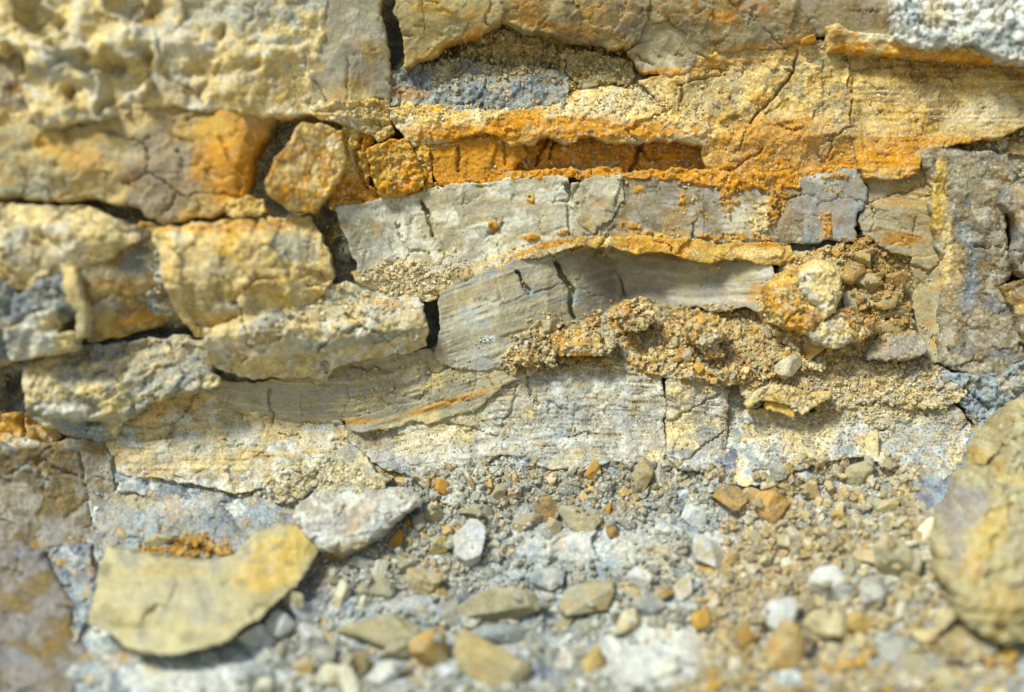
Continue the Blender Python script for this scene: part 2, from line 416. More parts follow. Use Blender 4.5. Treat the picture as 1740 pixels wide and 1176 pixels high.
    for s in range(1, nseg + 1):
        dd = back * s / nseg
        jit = fbm(Uf[bv] * 1.0 + dd * 0.7, Vf[bv] * 1.0 + dd, 16, 3, seed + 61) * 5 * min(1, s * 0.7) + dd * 0.06
        c2 = to_world(Uf[bv] + gux * jit, Vf[bv] + gvx * jit, Rf[bv], Df[bv] - dd)
        nid = base + np.arange(len(bv)); base += len(bv)
        cos.append(c2); cc.append(col[bv])
        a = prev[m2[be[:, 0]]] if s > 1 else be[:, 0]; b = prev[m2[be[:, 1]]] if s > 1 else be[:, 1]
        c = nid[m2[be[:, 1]]]; d = nid[m2[be[:, 0]]]
        walls.append(np.stack([b, a, d, c], -1)); prev = nid
    co = np.concatenate(cos); cl = np.concatenate(cc)
    loc = np.array([co[:, 0].mean(), co[:, 1].max(), co[:, 2].min()])
    me = make_mesh(name, co - loc, [q] + walls, cl, MATS[mat or {'smooth': 'smooth', 'flat': 'smooth', 'lumpy': 'soft', 'crusty': 'crust', 'rubble': 'crust', 'sandy': 'sandy'}[surf]])
    o = link(name, me, loc, label, cat, group, kind)
    return o

# ------------------------------------------------------------------ loose stones
def ico(sub):
    t = (1 + 5 ** 0.5) / 2
    v = [(-1,t,0),(1,t,0),(-1,-t,0),(1,-t,0),(0,-1,t),(0,1,t),(0,-1,-t),(0,1,-t),(t,0,-1),(t,0,1),(-t,0,-1),(-t,0,1)]
    f = [(0,11,5),(0,5,1),(0,1,7),(0,7,10),(0,10,11),(1,5,9),(5,11,4),(11,10,2),(10,7,6),(7,1,8),(3,9,4),(3,4,2),(3,2,6),(3,6,8),(3,8,9),(4,9,5),(2,4,11),(6,2,10),(8,6,7),(9,8,1)]
    v = [np.array(a) / np.linalg.norm(a) for a in v]
    for _ in range(sub):
        c = {}; nf = []
        def mid(a, b):
            k = (min(a, b), max(a, b))
            if k not in c:
                m = v[a] + v[b]; v.append(m / np.linalg.norm(m)); c[k] = len(v) - 1
            return c[k]
        for a, b, d in f:
            x, y, z = mid(a, b), mid(b, d), mid(d, a); nf += [(a, x, z), (b, y, x), (d, z, y), (x, y, z)]
        f = nf
    return np.array(v), np.array(f)
ICO = {k: ico(k) for k in range(5)}

def rock_shape(sub, rng, planes=14, sharp=0.9, rough=0.05):
    """unit stone: a ball clipped by random planes, edges slightly worn"""
    v, f = ICO[sub]
    n = rng.normal(size=(planes, 3)); n /= np.linalg.norm(n, axis=1)[:, None]
    h = rng.uniform(0.55, 0.95, planes)
    dp = v @ n.T
    rr = np.where(dp > 0.05, h / np.maximum(dp, 0.05), 9)
    k = 70.0
    r = -np.log(np.exp(-k * np.minimum(rr, 1.6)).sum(1) + np.exp(-k * 1.35)) / k
    r = np.clip(r, 0.3, 1.35)
    if rough:
        s = rng.integers(0, 9999)
        for j, (sc, am) in enumerate(((2.2, 1.0), (5.0, 0.5), (11, 0.3))):
            if sub < 3 and j == 2: break
            r = r + rough * am * (vnoise(v[:, 0] * sc + 3, v[:, 1] * sc + v[:, 2] * sc * 0.7, int(s) + j) + vnoise(v[:, 2] * sc + 9, v[:, 1] * sc - v[:, 0] * sc * 0.6, int(s) + 5 + j))
    return v * r[:, None], f

def rotm(ax, a):
    c, s = math.cos(a), math.sin(a)
    return {'x': np.array([[1,0,0],[0,c,-s],[0,s,c]]), 'y': np.array([[c,0,s],[0,1,0],[-s,0,c]]), 'z': np.array([[c,-s,0],[s,c,0],[0,0,1]])}[ax]

def stone(name, label, u, v, ru, rv, ang=0, cols=('tan', 'sand'), depth=None, sink=0.35, sub=3, planes=10, tilt=0, yaw=0, stains=(), mat='pebble', cat='stone', group=None, seed=None,
          rough=0.06, register=True, d=None):
    """loose stone, about 2ru by 2rv as seen, seated on whatever surface lies there"""
    if seed is None: _seed[0] += 37; seed = _seed[0]
    rng = np.random.default_rng(seed)
    co, f = rock_shape(sub, rng, planes, rough=rough)
    e = co.max(0) - co.min(0); co = (co - (co.max(0) + co.min(0)) / 2) / (e / 2)       # fills its box
    rd = depth if depth is not None else 0.7 * min(ru, rv)
    co = co * np.array([ru, rd, rv])
    co = co @ rotm('x', math.radians(tilt)).T @ rotm('z', math.radians(yaw)).T @ rotm('y', math.radians(ang)).T
    if d is None:
        a = np.array([0, .5, -.5, 0, 0]) * ru; b = np.array([0, 0, 0, .5, -.5]) * rv
        d = float(np.median(zat(u + a, v + b))) + rd * (1 - 2 * sink)
    k = (DIST - d) / DIST
    loc = np.array([(u - CX) * k * S, -d * S, -(v - CY) * k * S])
    uu = u + co[:, 0]; vv = v - co[:, 2]
    cf = colour_field(uu + co[:, 1] * 0.6, vv + co[:, 1] * 0.4, dict(cols=[pc(c_) * 0.7 + P['greige'] * 0.3 for c_ in cols], blotch=0.25, cscale=max(14, ru * 0.9), stains=list(stains), mottle=0.2), np.full(len(co), 99.), seed)
    me = make_mesh(name, co * k * S, f, cf, MATS[mat], smooth=False)
    o = link(name, me, loc, label, cat, group)
    if ru * rv > 60: TAKEN.append((u, v, max(ru, rv) if abs(ang) > 25 else ru, max(ru, rv) if abs(ang) > 25 else rv))
    if register:
        fr = co[:, 1] < 0
        zsplat(uu[fr], vv[fr], d - co[fr, 1])
    return o

TAKEN = []
def crumbs(name, label, poly, n, size, cols, seed, power=3.4, clump=0.35, sub=0, cat='debris', mat='crust', lift=0.1, cavity=None, rej=None, parent=None, fl=0.5):
    """uncountable crumbs: one mesh of small angular grains lying on the surface"""
    rng = np.random.default_rng(seed)
    p = np.asarray(poly, float); lo, hi = p.min(0), p.max(0)
    m = int(n * (30 if cavity else 4))
    u = rng.uniform(lo[0], hi[0], m); v = rng.uniform(lo[1], hi[1], m)
    sd = sdf_poly(p, u + fbm(u, v, 30, 3, seed) * 16, v + fbm(u, v, 30, 3, seed + 4) * 16)
    dens = sstep(-4, 18, sd) * (1 - clump + clump * sstep(-0.15, 0.35, fbm(u, v, 34, 3, seed + 8)))
    for (su, sv, sr, st_) in TAKEN:
        dens = dens * np.where((np.abs(u - su) < sr) & (np.abs(v - sv) < st_) & (((u - su) / sr) ** 2 + ((v - sv) / st_) ** 2 < 0.9), 0.06, 1)
    if cavity:
        R_ = 7; P_ = np.cumsum(np.cumsum(np.pad(np.maximum(ZB, -200), R_ + 1, mode='edge'), 0), 1); W_ = 2 * R_ + 1
        bl = (P_[W_:, W_:] - P_[:-W_, W_:] - P_[W_:, :-W_] + P_[:-W_, :-W_])[:ZH, :ZW] / W_ ** 2
        ii = np.clip(np.round((u - ZU0) / ZS).astype(int), 0, ZW - 1); jj = np.clip(np.round((v - ZV0) / ZS).astype(int), 0, ZH - 1)
        cv_ = bl[jj, ii] - ZB[jj, ii]; dens = dens * (cv_ > cavity[0]) * (cv_ < cavity[1])
    k = rng.uniform(size=m) < dens; u, v = u[k][:n], v[k][:n]; n = len(u)
    t = rng.uniform(size=n) ** power; sz = size[0] + (size[1] - size[0]) * t
    order = np.argsort(-sz); u, v, sz = u[order], v[order], sz[order]
    d = zat(u, v) + sz * lift
    nt = 12; tv = []; tf = None
    for i in range(nt):
        a, tf = rock_shape(sub, np.random.default_rng(seed + 500 + i), 9, rough=0)
        if sub == 0: a = ICO[0][0] * np.random.default_rng(seed + i).uniform(0.45, 1.25, (12, 1))
        tv.append(a)
    tv = np.array(tv); nv = tv.shape[1]
    ti = rng.integers(0, nt, n)
    # random rotations
    q = rng.normal(size=(n, 4)); q /= np.linalg.norm(q, axis=1)[:, None]; w, x, y, z = q.T
    R = np.stack([1-2*(y*y+z*z), 2*(x*y-z*w), 2*(x*z+y*w), 2*(x*y+z*w), 1-2*(x*x+z*z), 2*(y*z-x*w), 2*(x*z-y*w), 2*(y*z+x*w), 1-2*(x*x+y*y)], -1).reshape(n, 3, 3)
    sc = sz[:, None] * rng.uniform(fl, 1.25, (n, 3))
    V = tv[ti] * sc[:, None, :]
    V = np.einsum('nij,nkj->nki', R, V)
    kk = (DIST - d) / DIST
    ctr = np.stack([(u - CX) * kk, -d, -(v - CY) * kk], -1)
    V = (V + ctr[:, None, :]).reshape(-1, 3) * S
    F = (tf[None] + (np.arange(n) * nv)[:, None, None]).reshape(-1, 3)
    ca = np.array([pc(c) for c in cols]); w1 = rng.uniform(size=n); w2 = fbm(u, v, 40, 3, seed + 77) * 1.4 + 0.5
    w = np.clip(0.55 * w1 + 0.45 * w2, 0, 0.999) * (len(cols) - 1); i = w.astype(int); f_ = (w - i)[:, None]
    cc = ca[i] * (1 - f_) + ca[np.minimum(i + 1, len(cols) - 1)] * f_
    cc = cc * 0.62 + ca.mean(0) * 0.38; cc *= rng.uniform(0.8, 1.15, (n, 1))
    cols_v = np.repeat(cc, nv, 0)
    if not parent: zsplat(u, v, d + sz * 0.5)
    loc = V.mean(0)
    me = make_mesh(name, V - loc, F, cols_v, MATS[mat], smooth=(sub > 0))
    return link(name, me, loc, label, cat, None, 'stuff')

# ================================================================== THE SETTING
def build_sheet():
    us = np.concatenate([np.linspace(-2600, -40, 90), np.arange(-36, 1778, 3.0), np.linspace(1782, 4400, 90)])
    vs_ = np.concatenate([np.linspace(-1800, -40, 70), np.arange(-36, 1214, 3.0), np.linspace(1220, 2000, 70)])
    U, V = np.meshgrid(us, vs_)
    inside = sstep(-160, -20, U) * (1 - sstep(1760, 1900, U)) * sstep(-160, -30, V)
    floor = sstep(700, 790, V)
    deep = 0
    for (x, y, a, b) in ((575, 410, 60, 90), (665, 60, 40, 90), (478, 268, 70, 90), (732, 545, 30, 50), (180, 355, 220, 26), (1480, 440, 60, 50), (30, 660, 40, 60), (970, 255, 310, 40), (880, 90, 180, 40), (1060, 480, 200, 70), (250, 570, 130, 22), (340, 590, 30, 40), (1720, 480, 50, 120), (700, 500, 60, 40)):
        deep = np.maximum(deep, np.exp(-(((U - x) / a) ** 2 + ((V - y) / b) ** 2)))
    off = -(24 + 80 * deep) * inside * (1 - floor)
    dref = base_d(U, V) + off
    H = 12 * fbm(U, V, 160, 4, 5) + floor * 14 * fbm(U, V, 80, 4, 15) + 7 * fbm(U, V, 40, 4, 6) + 2.6 * fbm(U, V, 9, 4, 7, 0.7) + 4 * facet(U, V, 34, 8)
    f1, f2, i, _, _ = worley(U + 3 * fbm(U, V, 9, 2, 2), V, 11, 9)
    H += 16 * np.exp(-(((U - 1000) / 150) ** 2 + ((V - 930) / 40) ** 2)) + 20 * np.exp(-(((U - 1100) / 100) ** 2 + ((V - 1110) / 60) ** 2)) + floor * facet(U, V, 60, 51) * 7 + floor * facet(U, V, 22, 52) * 2.5
    H += floor * 2.0 * np.sqrt(np.clip(1 - f1 * f1 * 1.6, 0, 1)) * i * (0.3 + sstep(-0.2, 0.3, fbm(U, V, 70, 2, 3)))
    outer = 1 - inside
    TAKEN.extend([(1000, 930, 130, 34), (1110, 1110, 100, 60), (690, 1015, 50, 26)])
    st = np.floor(V / 130 + 0.4 * fbm(U, V, 500, 2, 12)); H += outer * 22 * (_h(st, st * 0, 3) - 0.5) + outer * 14 * facet(U, V, 150, 14)
    D = dref + H
    spec = dict(cols=['steel', 'blue', 'pale', 'blue', 'grey', 'tan'], cscale=80, stains=[
        ('ochre', 1300, 960, 90, 130, 70, .6, .8), ('brown', 850, 850, 160, 50, -5, .5, .8),
        ('tan', 1230, 1110, 90, 80, 60, .7, .7), ('blue', 980, 930, 190, 60, -8, .9, .7), ('pale', 1010, 925, 150, 40, -8, .8, .6), ('pale', 1100, 1110, 130, 80, -35, .9, .6), ('tan', 1430, 1010, 150, 130, 0, .5, .7), ('blue', 640, 1010, 110, 60, 0, .6, .7),
        ('brown', 560, 990, 60, 30, 0, .5), ('pale', 330, 1150, 160, 32, 0, .8, .6), ('blue', 1640, 1130, 140, 60, 0, .5), ('sand', 1110, 960, 60, 50, 0, .5),
        ('steel', 1640, 760, 70, 120, 0, .5), ('brown', 1560, 860, 50, 80, 0, .4)])
    col = colour_field(U.ravel(), V.ravel(), spec, np.full(U.size, 99.), 40)
    co = to_world(U.ravel(), V.ravel(), dref.ravel(), D.ravel())
    idx = np.arange(U.size).reshape(U.shape)
    q = np.stack([idx[:-1, :-1], idx[1:, :-1], idx[1:, 1:], idx[:-1, 1:]], -1).reshape(-1, 4)
    zsplat(U.ravel(), V.ravel(), D.ravel())
    me = make_mesh('hillside', co, q, col, M_CRUST); link('hillside', me, (0, 0, 0), kind='structure')
build_sheet(); zfill()
gz = -(2000 - CY) * (DIST - 1100) / DIST * S
gm = bpy.data.meshes.new('ground'); gm.from_pydata([(-400, -700, gz), (400, -700, gz), (400, -0.52, gz), (-400, -0.52, gz)], [], [(0, 1, 2, 3)])
ca = gm.color_attributes.new('stone_colour', 'FLOAT_COLOR', 'POINT')
for d_ in ca.data: d_.color = (*C(196, 178, 140), 1)
gm.materials.append(M_SOFT); link('ground', gm, (0, 0, 0), kind='structure')

def plain_block(*a, **k): return block(*a, plain=True, **k)
# ================================================================== ROCK BLOCKS (outlines in photo-plane units)
# ---- top left
plain_block('rock_block', 'knobbly honeycombed cream rock with deep pits in the upper left corner',
      [(-60,-60),(300,-60),(305,40),(262,120),(235,170),(190,195),(110,205),(62,214),(46,170),(28,105),(-60,60)], off=26, back=90, surf='lumpy', step=3, r=12,
      pits=(38, 84, 0.04), amp=.7, facet_k=.4, blotch=.2, cols=['cream','pale','cream','sand'], stains=[('olive',60,30,50,30,0,.4),('brown',255,20,40,34,0,.5),('olive',185,190,50,25,0,.4),('blue',90,110,40,30,0,.5)],
      bumps=[(75,95,46,26,-30,22),(195,75,52,24,-20,24),(140,30,22,46,20,20),(235,110,40,18,20,16),(150,120,16,42,10,20),(245,15,34,30,0,-42),(120,150,34,20,0,-20),(185,105,30,18,0,-24)])
block('rock_block', 'dull brown shadowed rock at the left edge beside the honeycombed rock', [(-60,70),(24,78),(38,150),(52,214),(30,232),(-60,232)], off=2, surf='lumpy', step=3, cols=['brown','lilac','grey','cream'], stains=[('cream',20,200,40,16,0,.7)])
plain_block('rock_block', 'pale lumpy rock with bluish white top between the honeycombed rock and the tall crack',
      [(268,-60),(560,-60),(548,20),(535,95),(545,150),(560,178),(480,190),(400,184),(330,176),(245,176),(262,120),(300,60)], off=10, grow=8, back=80, surf='lumpy', step=3, amp=1.1, r=12, facet_k=.5, blotch=.25,
      cols=['pale','cream','cream','pale'], stains=[('blue',400,20,130,34,0,.7,.7),('pale',300,75,40,40,0,.8),('tan',440,150,100,30,0,.6),('grey',290,140,60,30,0,.7),('blue',540,5,36,18,0,.8)],
      bumps=[(300,70,40,38,0,18),(370,75,50,30,10,14),(470,90,60,26,-6,12),(395,155,28,22,0,16),(375,60,8,22,20,-22),(435,110,12,12,0,-16),(480,75,50,8,-5,-10),(340,125,60,12,0,-12)])
plain_block('rock_block', 'smooth olive beige block left of the tall dark crack at the top', [(532,14),(590,-60),(638,-60),(643,20),(657,90),(656,150),(652,184),(585,190),(540,176),(528,100)],
      off=10, grow=7, back=90, surf='smooth', step=2.5, r=8, cols=['greige','grey','tan'], stains=[('pale',615,50,40,34,0,.6),('cream',590,165,60,24,0,.8),('ochre',610,140,30,20,0,.3)], cracks=[([(538,180),(600,178),(652,168)],3,9),([(592,100),(590,172)],2,6)])
block('rock_bed', 'broad tan and orange rounded bed with a mauve grey patch above the long black crack',
      [(-60,222),(60,212),(190,182),(330,172),(420,184),(488,176),(454,204),(428,262),(414,328),(400,348),(340,362),(268,376),(215,344),(150,332),(70,337),(20,330),(-60,325)],
      planes=[(300,290,-.1,1,.25),(405,280,1,.2,.35)], off=6, back=90, surf='smooth', step=2.5, r=16, amp=1.3, tilt=(0, 6), cols=['tan','sand','greige','tan'], facet_k=2.2,
      stains=[('ochre',375,270,100,110,15,.85,.5),('orange',395,300,60,60,0,.5,.6),('yellow',345,215,60,30,0,.6),('lilac',268,300,66,84,-12,.85,.25),('grey',60,300,80,34,10,.7),('ochre',140,270,38,26,0,.5),('blue',30,322,60,14,0,.7),('lilac',250,200,70,40,0,.5),('cream',210,195,60,26,0,.4)],
      bumps=[(395,268,34,60,-38,12),(360,300,12,80,-38,-9),(110,290,70,40,0,10),(60,250,40,10,-10,-10),(210,262,20,20,0,-6)], cracks=[([(370,230),(400,280),(425,318)],4,6)])
block('stone_block', 'small upright orange yellow block wedged beside the black gap left of the orange band',
      [(510,205),(545,206),(578,222),(583,262),(580,292),(556,330),(532,362),(484,355),(452,330),(451,304),(466,268),(492,236)], planes=[(525,270,1,-.5,.35),(510,320,-.2,1,.35)], off=52, back=60, surf='sandy', step=2, r=5, warp=(3,30),
      cols=['yellow','ochre','cream','ochre'], mat='soft', stains=[('cream',520,225,30,16,30,.7),('pale',562,240,16,16,0,.7),('orange',490,320,34,26,0,.5),('grey',500,345,20,10,0,.4)], cat='stone', amp=1.2)
block('crumb_ridge', 'little row of yellow crumbly lumps along the black crack under the orange rock', [(384,345),(420,338),(446,345),(452,358),(430,366),(392,364)], off=14, surf='crusty', step=2.5, back=30, cols=['yellow','cream'], r=8)

# ---- left middle
plain_block('rock_block', 'pale cream lumpy block below the long black crack at the left edge', [(-60,362),(10,354),(60,359),(130,358),(182,368),(216,390),(238,392),(196,420),(150,448),(104,478),(60,496),(24,480),(-60,486)],
      grow=8, frac=1.8, planes=[(100,430,.2,1,.5),(190,400,1,.4,.3)], facet_k=5, off=14, back=110, surf='smooth', step=2.5, r=5, amp=1.6, mat='soft', cols=['cream','sand','cream','pale'], stains=[('grey',60,440,60,30,20,.6),('pale',120,430,30,30,0,.6),('blue',20,430,24,26,0,.5),('grey',210,375,24,14,0,.5)], bumps=[(100,390,90,24,0,10),(180,405,40,22,30,12),(70,400,10,8,0,-14)])
block('rock_block', 'brown shaded block with a slate coloured patch left of the broad cream block', [(150,452),(188,412),(238,384),(262,388),(280,430),(296,478),(300,528),(262,548),(200,562),(152,574),(144,520)],
      off=-18, back=80, surf='smooth', step=2.5, r=7, cols=['tan','brown','greige'], stains=[('steel',238,440,42,26,-10,.8,.35),('ochre',215,395,50,18,-20,.7),('ochre',250,538,60,12,-14,.8),('blue',180,515,26,20,0,.5)], tilt=(-24, -8), blotch=.2, grow=8)
block('rock_block', 'broad cream block with grey patches and orange upper rim beside the wide black gap',
      [(264,396),(320,388),(390,380),(456,374),(518,376),(534,398),(546,430),(556,464),(546,484),(520,520),(448,546),(396,570),(344,572),(306,530),(288,482),(276,430)],
      planes=[(400,410,0,-1,.4),(500,450,1,.1,.2),(400,480,-.1,1,.3)], facet_k=4.5, off=26, back=120, surf='smooth', mat='soft', step=2.5, r=5, blotch=.4, frac=1.8, grow=9, cols=['cream','sand','cream','yellow'], stains=[('blue',505,420,46,26,10,.75,.4),('grey',375,452,24,22,0,.6,.4),('grey',330,470,30,20,0,.4),('ochre',400,384,130,12,-3,.75,.5),('ochre',450,485,90,12,-16,.45),('pale',385,525,36,16,-10,.7),('pale',300,400,20,14,0,.5)],
      bumps=[(420,430,120,60,0,8),(300,420,14,50,-10,8),(390,525,40,16,-10,12),(320,500,12,30,0,-8)], amp=1.3)
block('rock_lump', 'slate blue lump in the jumble beside the thin upright flake at the left', [(28,505),(60,478),(104,468),(118,500),(124,530),(96,552),(56,556),(26,540)], off=8, surf='lumpy', step=3, back=60, cols=['blue','steel','blue'], r=12, cat='stone')
block('rock_flake', 'thin upright cream flake standing in the jumble at the left', [(104,456),(126,454),(136,500),(148,520),(146,572),(126,578),(130,530),(112,512)], off=34, back=40, surf='smooth', step=2.5, cols=['cream','sand'], r=6, warp=(2,20), cat='stone')
block('rock_lump', 'white and tan wedge with a dark hollow below the slate blue lump at the left', [(10,560),(58,540),(92,524),(96,548),(78,572),(120,566),(124,592),(70,604),(14,606)], off=30, back=60, surf='lumpy', step=3, cols=['blue','pale','cream'], r=8, cat='stone', bumps=[(88,552,10,14,0,-26)])
block('rock_block', 'rounded bluish rock cut by the left edge above the short dark crack', [(-60,472),(4,478),(22,500),(20,540),(8,560),(22,590),(10,618),(-60,636)], off=8, surf='lumpy', step=3, back=80, cols=['blue','steel','tan'], r=14, bumps=[(14,520,10,40,10,-14)])
block('laminated_ledge', 'overhanging laminated grey fold with a drooping blue tip above the tan bed',
      [(22,602),(60,588),(110,590),(160,592),(230,584),(290,580),(330,586),(350,604),(354,630),(366,650),(330,656),(280,668),(230,694),(200,714),(186,738),(160,754),(128,748),(104,728),(52,704),(38,660)],
      off=40, back=120, surf='lumpy', step=2.5, r=12, lam=[(0,700),(150,690),(250,640),(340,590),(380,600)], lamamp=3.2, lamper=9, amp=.45, facet_k=1.6, grow=9, frac=1.8, planes=[(110,700,-.3,1,.4),(60,640,-1,0,.3)], prof=[-0.2,(570,-70),(610,-30),(650,0),(700,16),(735,-6),(760,-30)],
      cols=['grey','greige','cream','grey'], lamcols=[('cream',9,.6),('blue',14,.5)], stains=[('blue',140,735,44,22,10,.9,.35),('pale',110,698,60,18,12,.75),('cream',60,650,44,34,0,.6),('steel',170,590,60,24,-10,.7),('grey',310,610,50,44,0,.6),('yellow',200,690,24,20,0,.5)],
      bumps=[(110,600,40,20,0,-18),(60,640,40,40,0,14),(120,700,70,14,8,12),(150,718,60,7,4,-14),(170,616,14,20,0,16),(205,596,60,14,-10,-14),(70,700,26,10,30,12)])
plain_block('rock_ledge', 'cream ledge with a pale blue stripe jutting out beneath the broad cream block',
      [(352,560),(388,556),(432,530),(500,496),(560,484),(600,490),(650,498),(700,508),(714,522),(716,560),(716,586),(690,594),(640,600),(596,606),(560,622),(545,640),(508,634),(470,634),(430,642),(388,626),(358,602)],
      off=40, back=100, surf='smooth', step=2.5, r=5, amp=1.5, mat='soft', cols=['cream','sand','pale','cream'], grow=8, frac=1.8, lam=[(350,620),(560,585),(720,545)], lamamp=2.0, lamper=10, facet_k=4, prof=[-0.12,(480,-44),(520,-22),(540,4),(552,12),(590,8),(610,-2),(640,-10)],
      stains=[('blue',455,548,50,14,-32,.75,.4),('pale',480,594,110,12,-6,.85,.5),('blue',600,580,110,10,-8,.6,.5),('ochre',660,516,28,8,0,.8),('greige',560,520,80,26,-6,.6),('ochre',410,600,20,14,0,.5),('tan',400,540,30,14,0,.6)],
      bumps=[(630,566,110,22,-5,10),(590,540,120,10,-8,-6),(430,615,50,22,0,8),(560,600,90,8,-12,-6)], blotch=.3)
block('laminated_bed', 'thin striped tan and grey bed sagging beneath the cream ledge', [(330,652),(372,652),(430,660),(500,640),(540,620),(640,606),(724,600),(732,640),(726,676),(670,694),(600,712),(540,716),(470,712),(414,700),(380,684),(350,664)],
      off=13, back=70, surf='flat', step=2, r=5, lam=[(300,640),(380,672),(480,690),(600,690),(740,655)], lamamp=3.0, lamper=9, cols=['grey','greige','grey'], blotch=.15, lamcols=[('tan',9,.5),('grey',15,.6),('cream',6,.5)],
      rim=('ochre',5,.6), stains=[('lilac',540,700,26,10,0,.6),('brown',600,628,60,12,0,.5)], tilt=(0,-4))
block('laminated_bed', 'dark thin layer in the slit under the cream ledge end', [(548,622),(600,608),(660,606),(700,604),(740,596),(744,628),(700,650),(640,656),(560,650)], off=8, surf='flat', back=50, lam=-6, lamamp=2, lamper=6, cols=['brown','greige','tan'], lamcols=[('ochre',8,.5),('grey',10,.5)])
block('rock_block', 'tan block with a dark crack down it at the left edge beneath the drooping fold', [(-60,700),(14,704),(50,706),(100,738),(60,756),(-60,760)], off=8, surf='lumpy', step=3, cols=['tan','ochre','sand'], back=60, cracks=[([(22,640),(34,690),(40,740)],8,30)])
block('rock_lump', 'pale crumbly tongue hanging over the brown wall at the lower left edge', [(6,756),(40,748),(78,760),(82,790),(62,820),(44,832),(22,806),(8,790)], off=26, surf='crusty', step=2.5, cols=['cream','sand','pale'], r=9, back=50, cat='stone')

# ---- top centre
block('rock_bed', 'tan grey smooth bed at the top right of the tall dark crack', [(680,-60),(846,-60),(849,34),(800,54),(750,76),(716,96),(692,112),(690,70),(676,20)], off=22, back=80, surf='smooth', step=2, r=5, cols=['tan','greige','olive'], stains=[('ochre',770,72,90,7,-24,.6),('olive',700,60,40,60,0,.4)], facet_k=1.8, cracks=[([(718,0),(722,60)],1.5,3)])
block('rock_bed', 'tan grey bed at the top centre with a fine upright crack at its left end', [(850,-60),(1098,-60),(1096,34),(1084,62),(1066,78),(1020,72),(962,62),(900,48),(852,32)], off=20, back=80, surf='smooth', step=2, r=5, cols=['tan','umber','greige'], stains=[('ochre',920,40,90,10,10,.5),('lilac',1050,30,50,30,0,.5),('ochre',900,10,40,20,0,.25)], facet_k=2.5)
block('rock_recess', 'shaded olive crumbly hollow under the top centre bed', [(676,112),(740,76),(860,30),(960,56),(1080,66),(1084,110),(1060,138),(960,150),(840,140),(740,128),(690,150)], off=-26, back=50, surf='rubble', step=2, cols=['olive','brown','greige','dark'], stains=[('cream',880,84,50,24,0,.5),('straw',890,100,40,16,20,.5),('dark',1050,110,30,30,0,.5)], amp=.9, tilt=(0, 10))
plain_block('clay_ledge', 'steel blue clay shelf above the cream crust', [(664,126),(700,112),(760,104),(840,116),(900,116),(960,128),(966,180),(900,190),(800,192),(720,178),(664,172)], off=-2, back=50, surf='rubble', mat='soft', step=2, cols=['blue','steel','blue','grey'], amp=.7, facet_k=.6, tilt=(0, 22),
      stains=[('ochre',700,160,34,12,0,.6),('cream',756,125,16,14,0,.6),('blue',820,130,60,16,0,.7),('steel',920,150,50,22,0,.5),('greige',770,150,30,16,0,.5)])
block('clay_block', 'olive grey block with a small crack between the blue shelf and the lilac lump', [(960,88),(1010,92),(1060,104),(1076,128),(1060,140),(1020,138),(964,146),(956,120)], off=-8, back=50, surf='rubble', mat='soft', step=2, cols=['olive','greige','brown'], amp=.5, facet_k=.5, cracks=[([(960,96),(962,130),(985,140)],3,12)])
block('clay_lump', 'pale lilac wedge shaped lump right of the shaded hollow', [(1100,34),(1140,30),(1176,60),(1180,100),(1170,122),(1130,124),(1096,120),(1080,104),(1070,90),(1088,66)], off=12, back=60, surf='smooth', step=2, r=12, cols=['lilac','grey','pale'], stains=[('ochre',1130,122,50,8,0,.8),('greige',1120,50,26,20,0,.6)], tilt=(0,14))
block('rock_bed', 'brownish grey bed with orange spots at the top right of centre ending in a point', [(1100,-60),(1338,-60),(1350,6),(1368,32),(1384,58),(1350,70),(1310,80),(1250,82),(1200,90),(1178,92),(1172,60),(1140,32),(1102,34)], off=14, back=70, surf='smooth', step=2, r=5, cols=['umber','grey','brown','greige'],
      stains=[('ochre',1225,28,30,14,0,.7),('rust',1275,10,36,12,0,.6),('ochre',1300,76,90,7,-8,.7),('grey',1280,60,60,18,0,.6),('steel',1160,50,20,30,0,.4)], facet_k=2)
block('rock_bed', 'smooth grey brown bed in the top right between the black joint and the white crystals', [(1346,-60),(1530,-60),(1524,30),(1512,60),(1440,56),(1404,46),(1392,60),(1376,32),(1354,2)], off=10, back=70, surf='smooth', step=2.5, r=5, cols=['umber','lilac','grey'], stains=[('brown',1420,20,40,24,0,.4),('pale',1490,60,40,12,0,.7)])
block('rock_ledge', 'thin orange ledge running to the right edge beneath the white crystals', [(1404,44),(1426,40),(1446,52),(1500,58),(1600,70),(1680,80),(1800,96),(1800,108),(1700,104),(1600,100),(1500,92),(1408,86)], off=34, back=60, surf='sandy', step=2.5, r=7, warp=(2,40), cols=['yellow','ochre','cream','ochre'], lam=-4, lamamp=1.2, lamper=8, stains=[('pale',1490,62,36,10,0,.9),('brown',1424,66,18,12,30,.6),('orange',1600,96,140,6,3,.7)], mat='soft')
plain_block('crystal_mass', 'bright white crystalline lump in the top right corner', [(1524,-60),(1800,-60),(1800,98),(1720,100),(1680,84),(1650,72),(1580,74),(1530,66),(1520,30)], off=50, back=60, surf='rubble', mat='soft', step=2.5, r=9, cols=['white','blue','white','pale'], blotch=.25, tilt=(0,34), stains=[('cream',1590,20,30,30,0,.5),('blue',1700,80,60,20,0,.5)], amp=.8, facet_k=.8, cat='crystal')
block('small_stone', 'small orange stone lodged under the point of the grey bed at the top right', [(1364,64),(1384,58),(1390,70),(1374,76),(1360,74)], off=24, surf='smooth', back=30, cols=['ochre','yellow'], cat='stone', r=4, warp=(1,10))

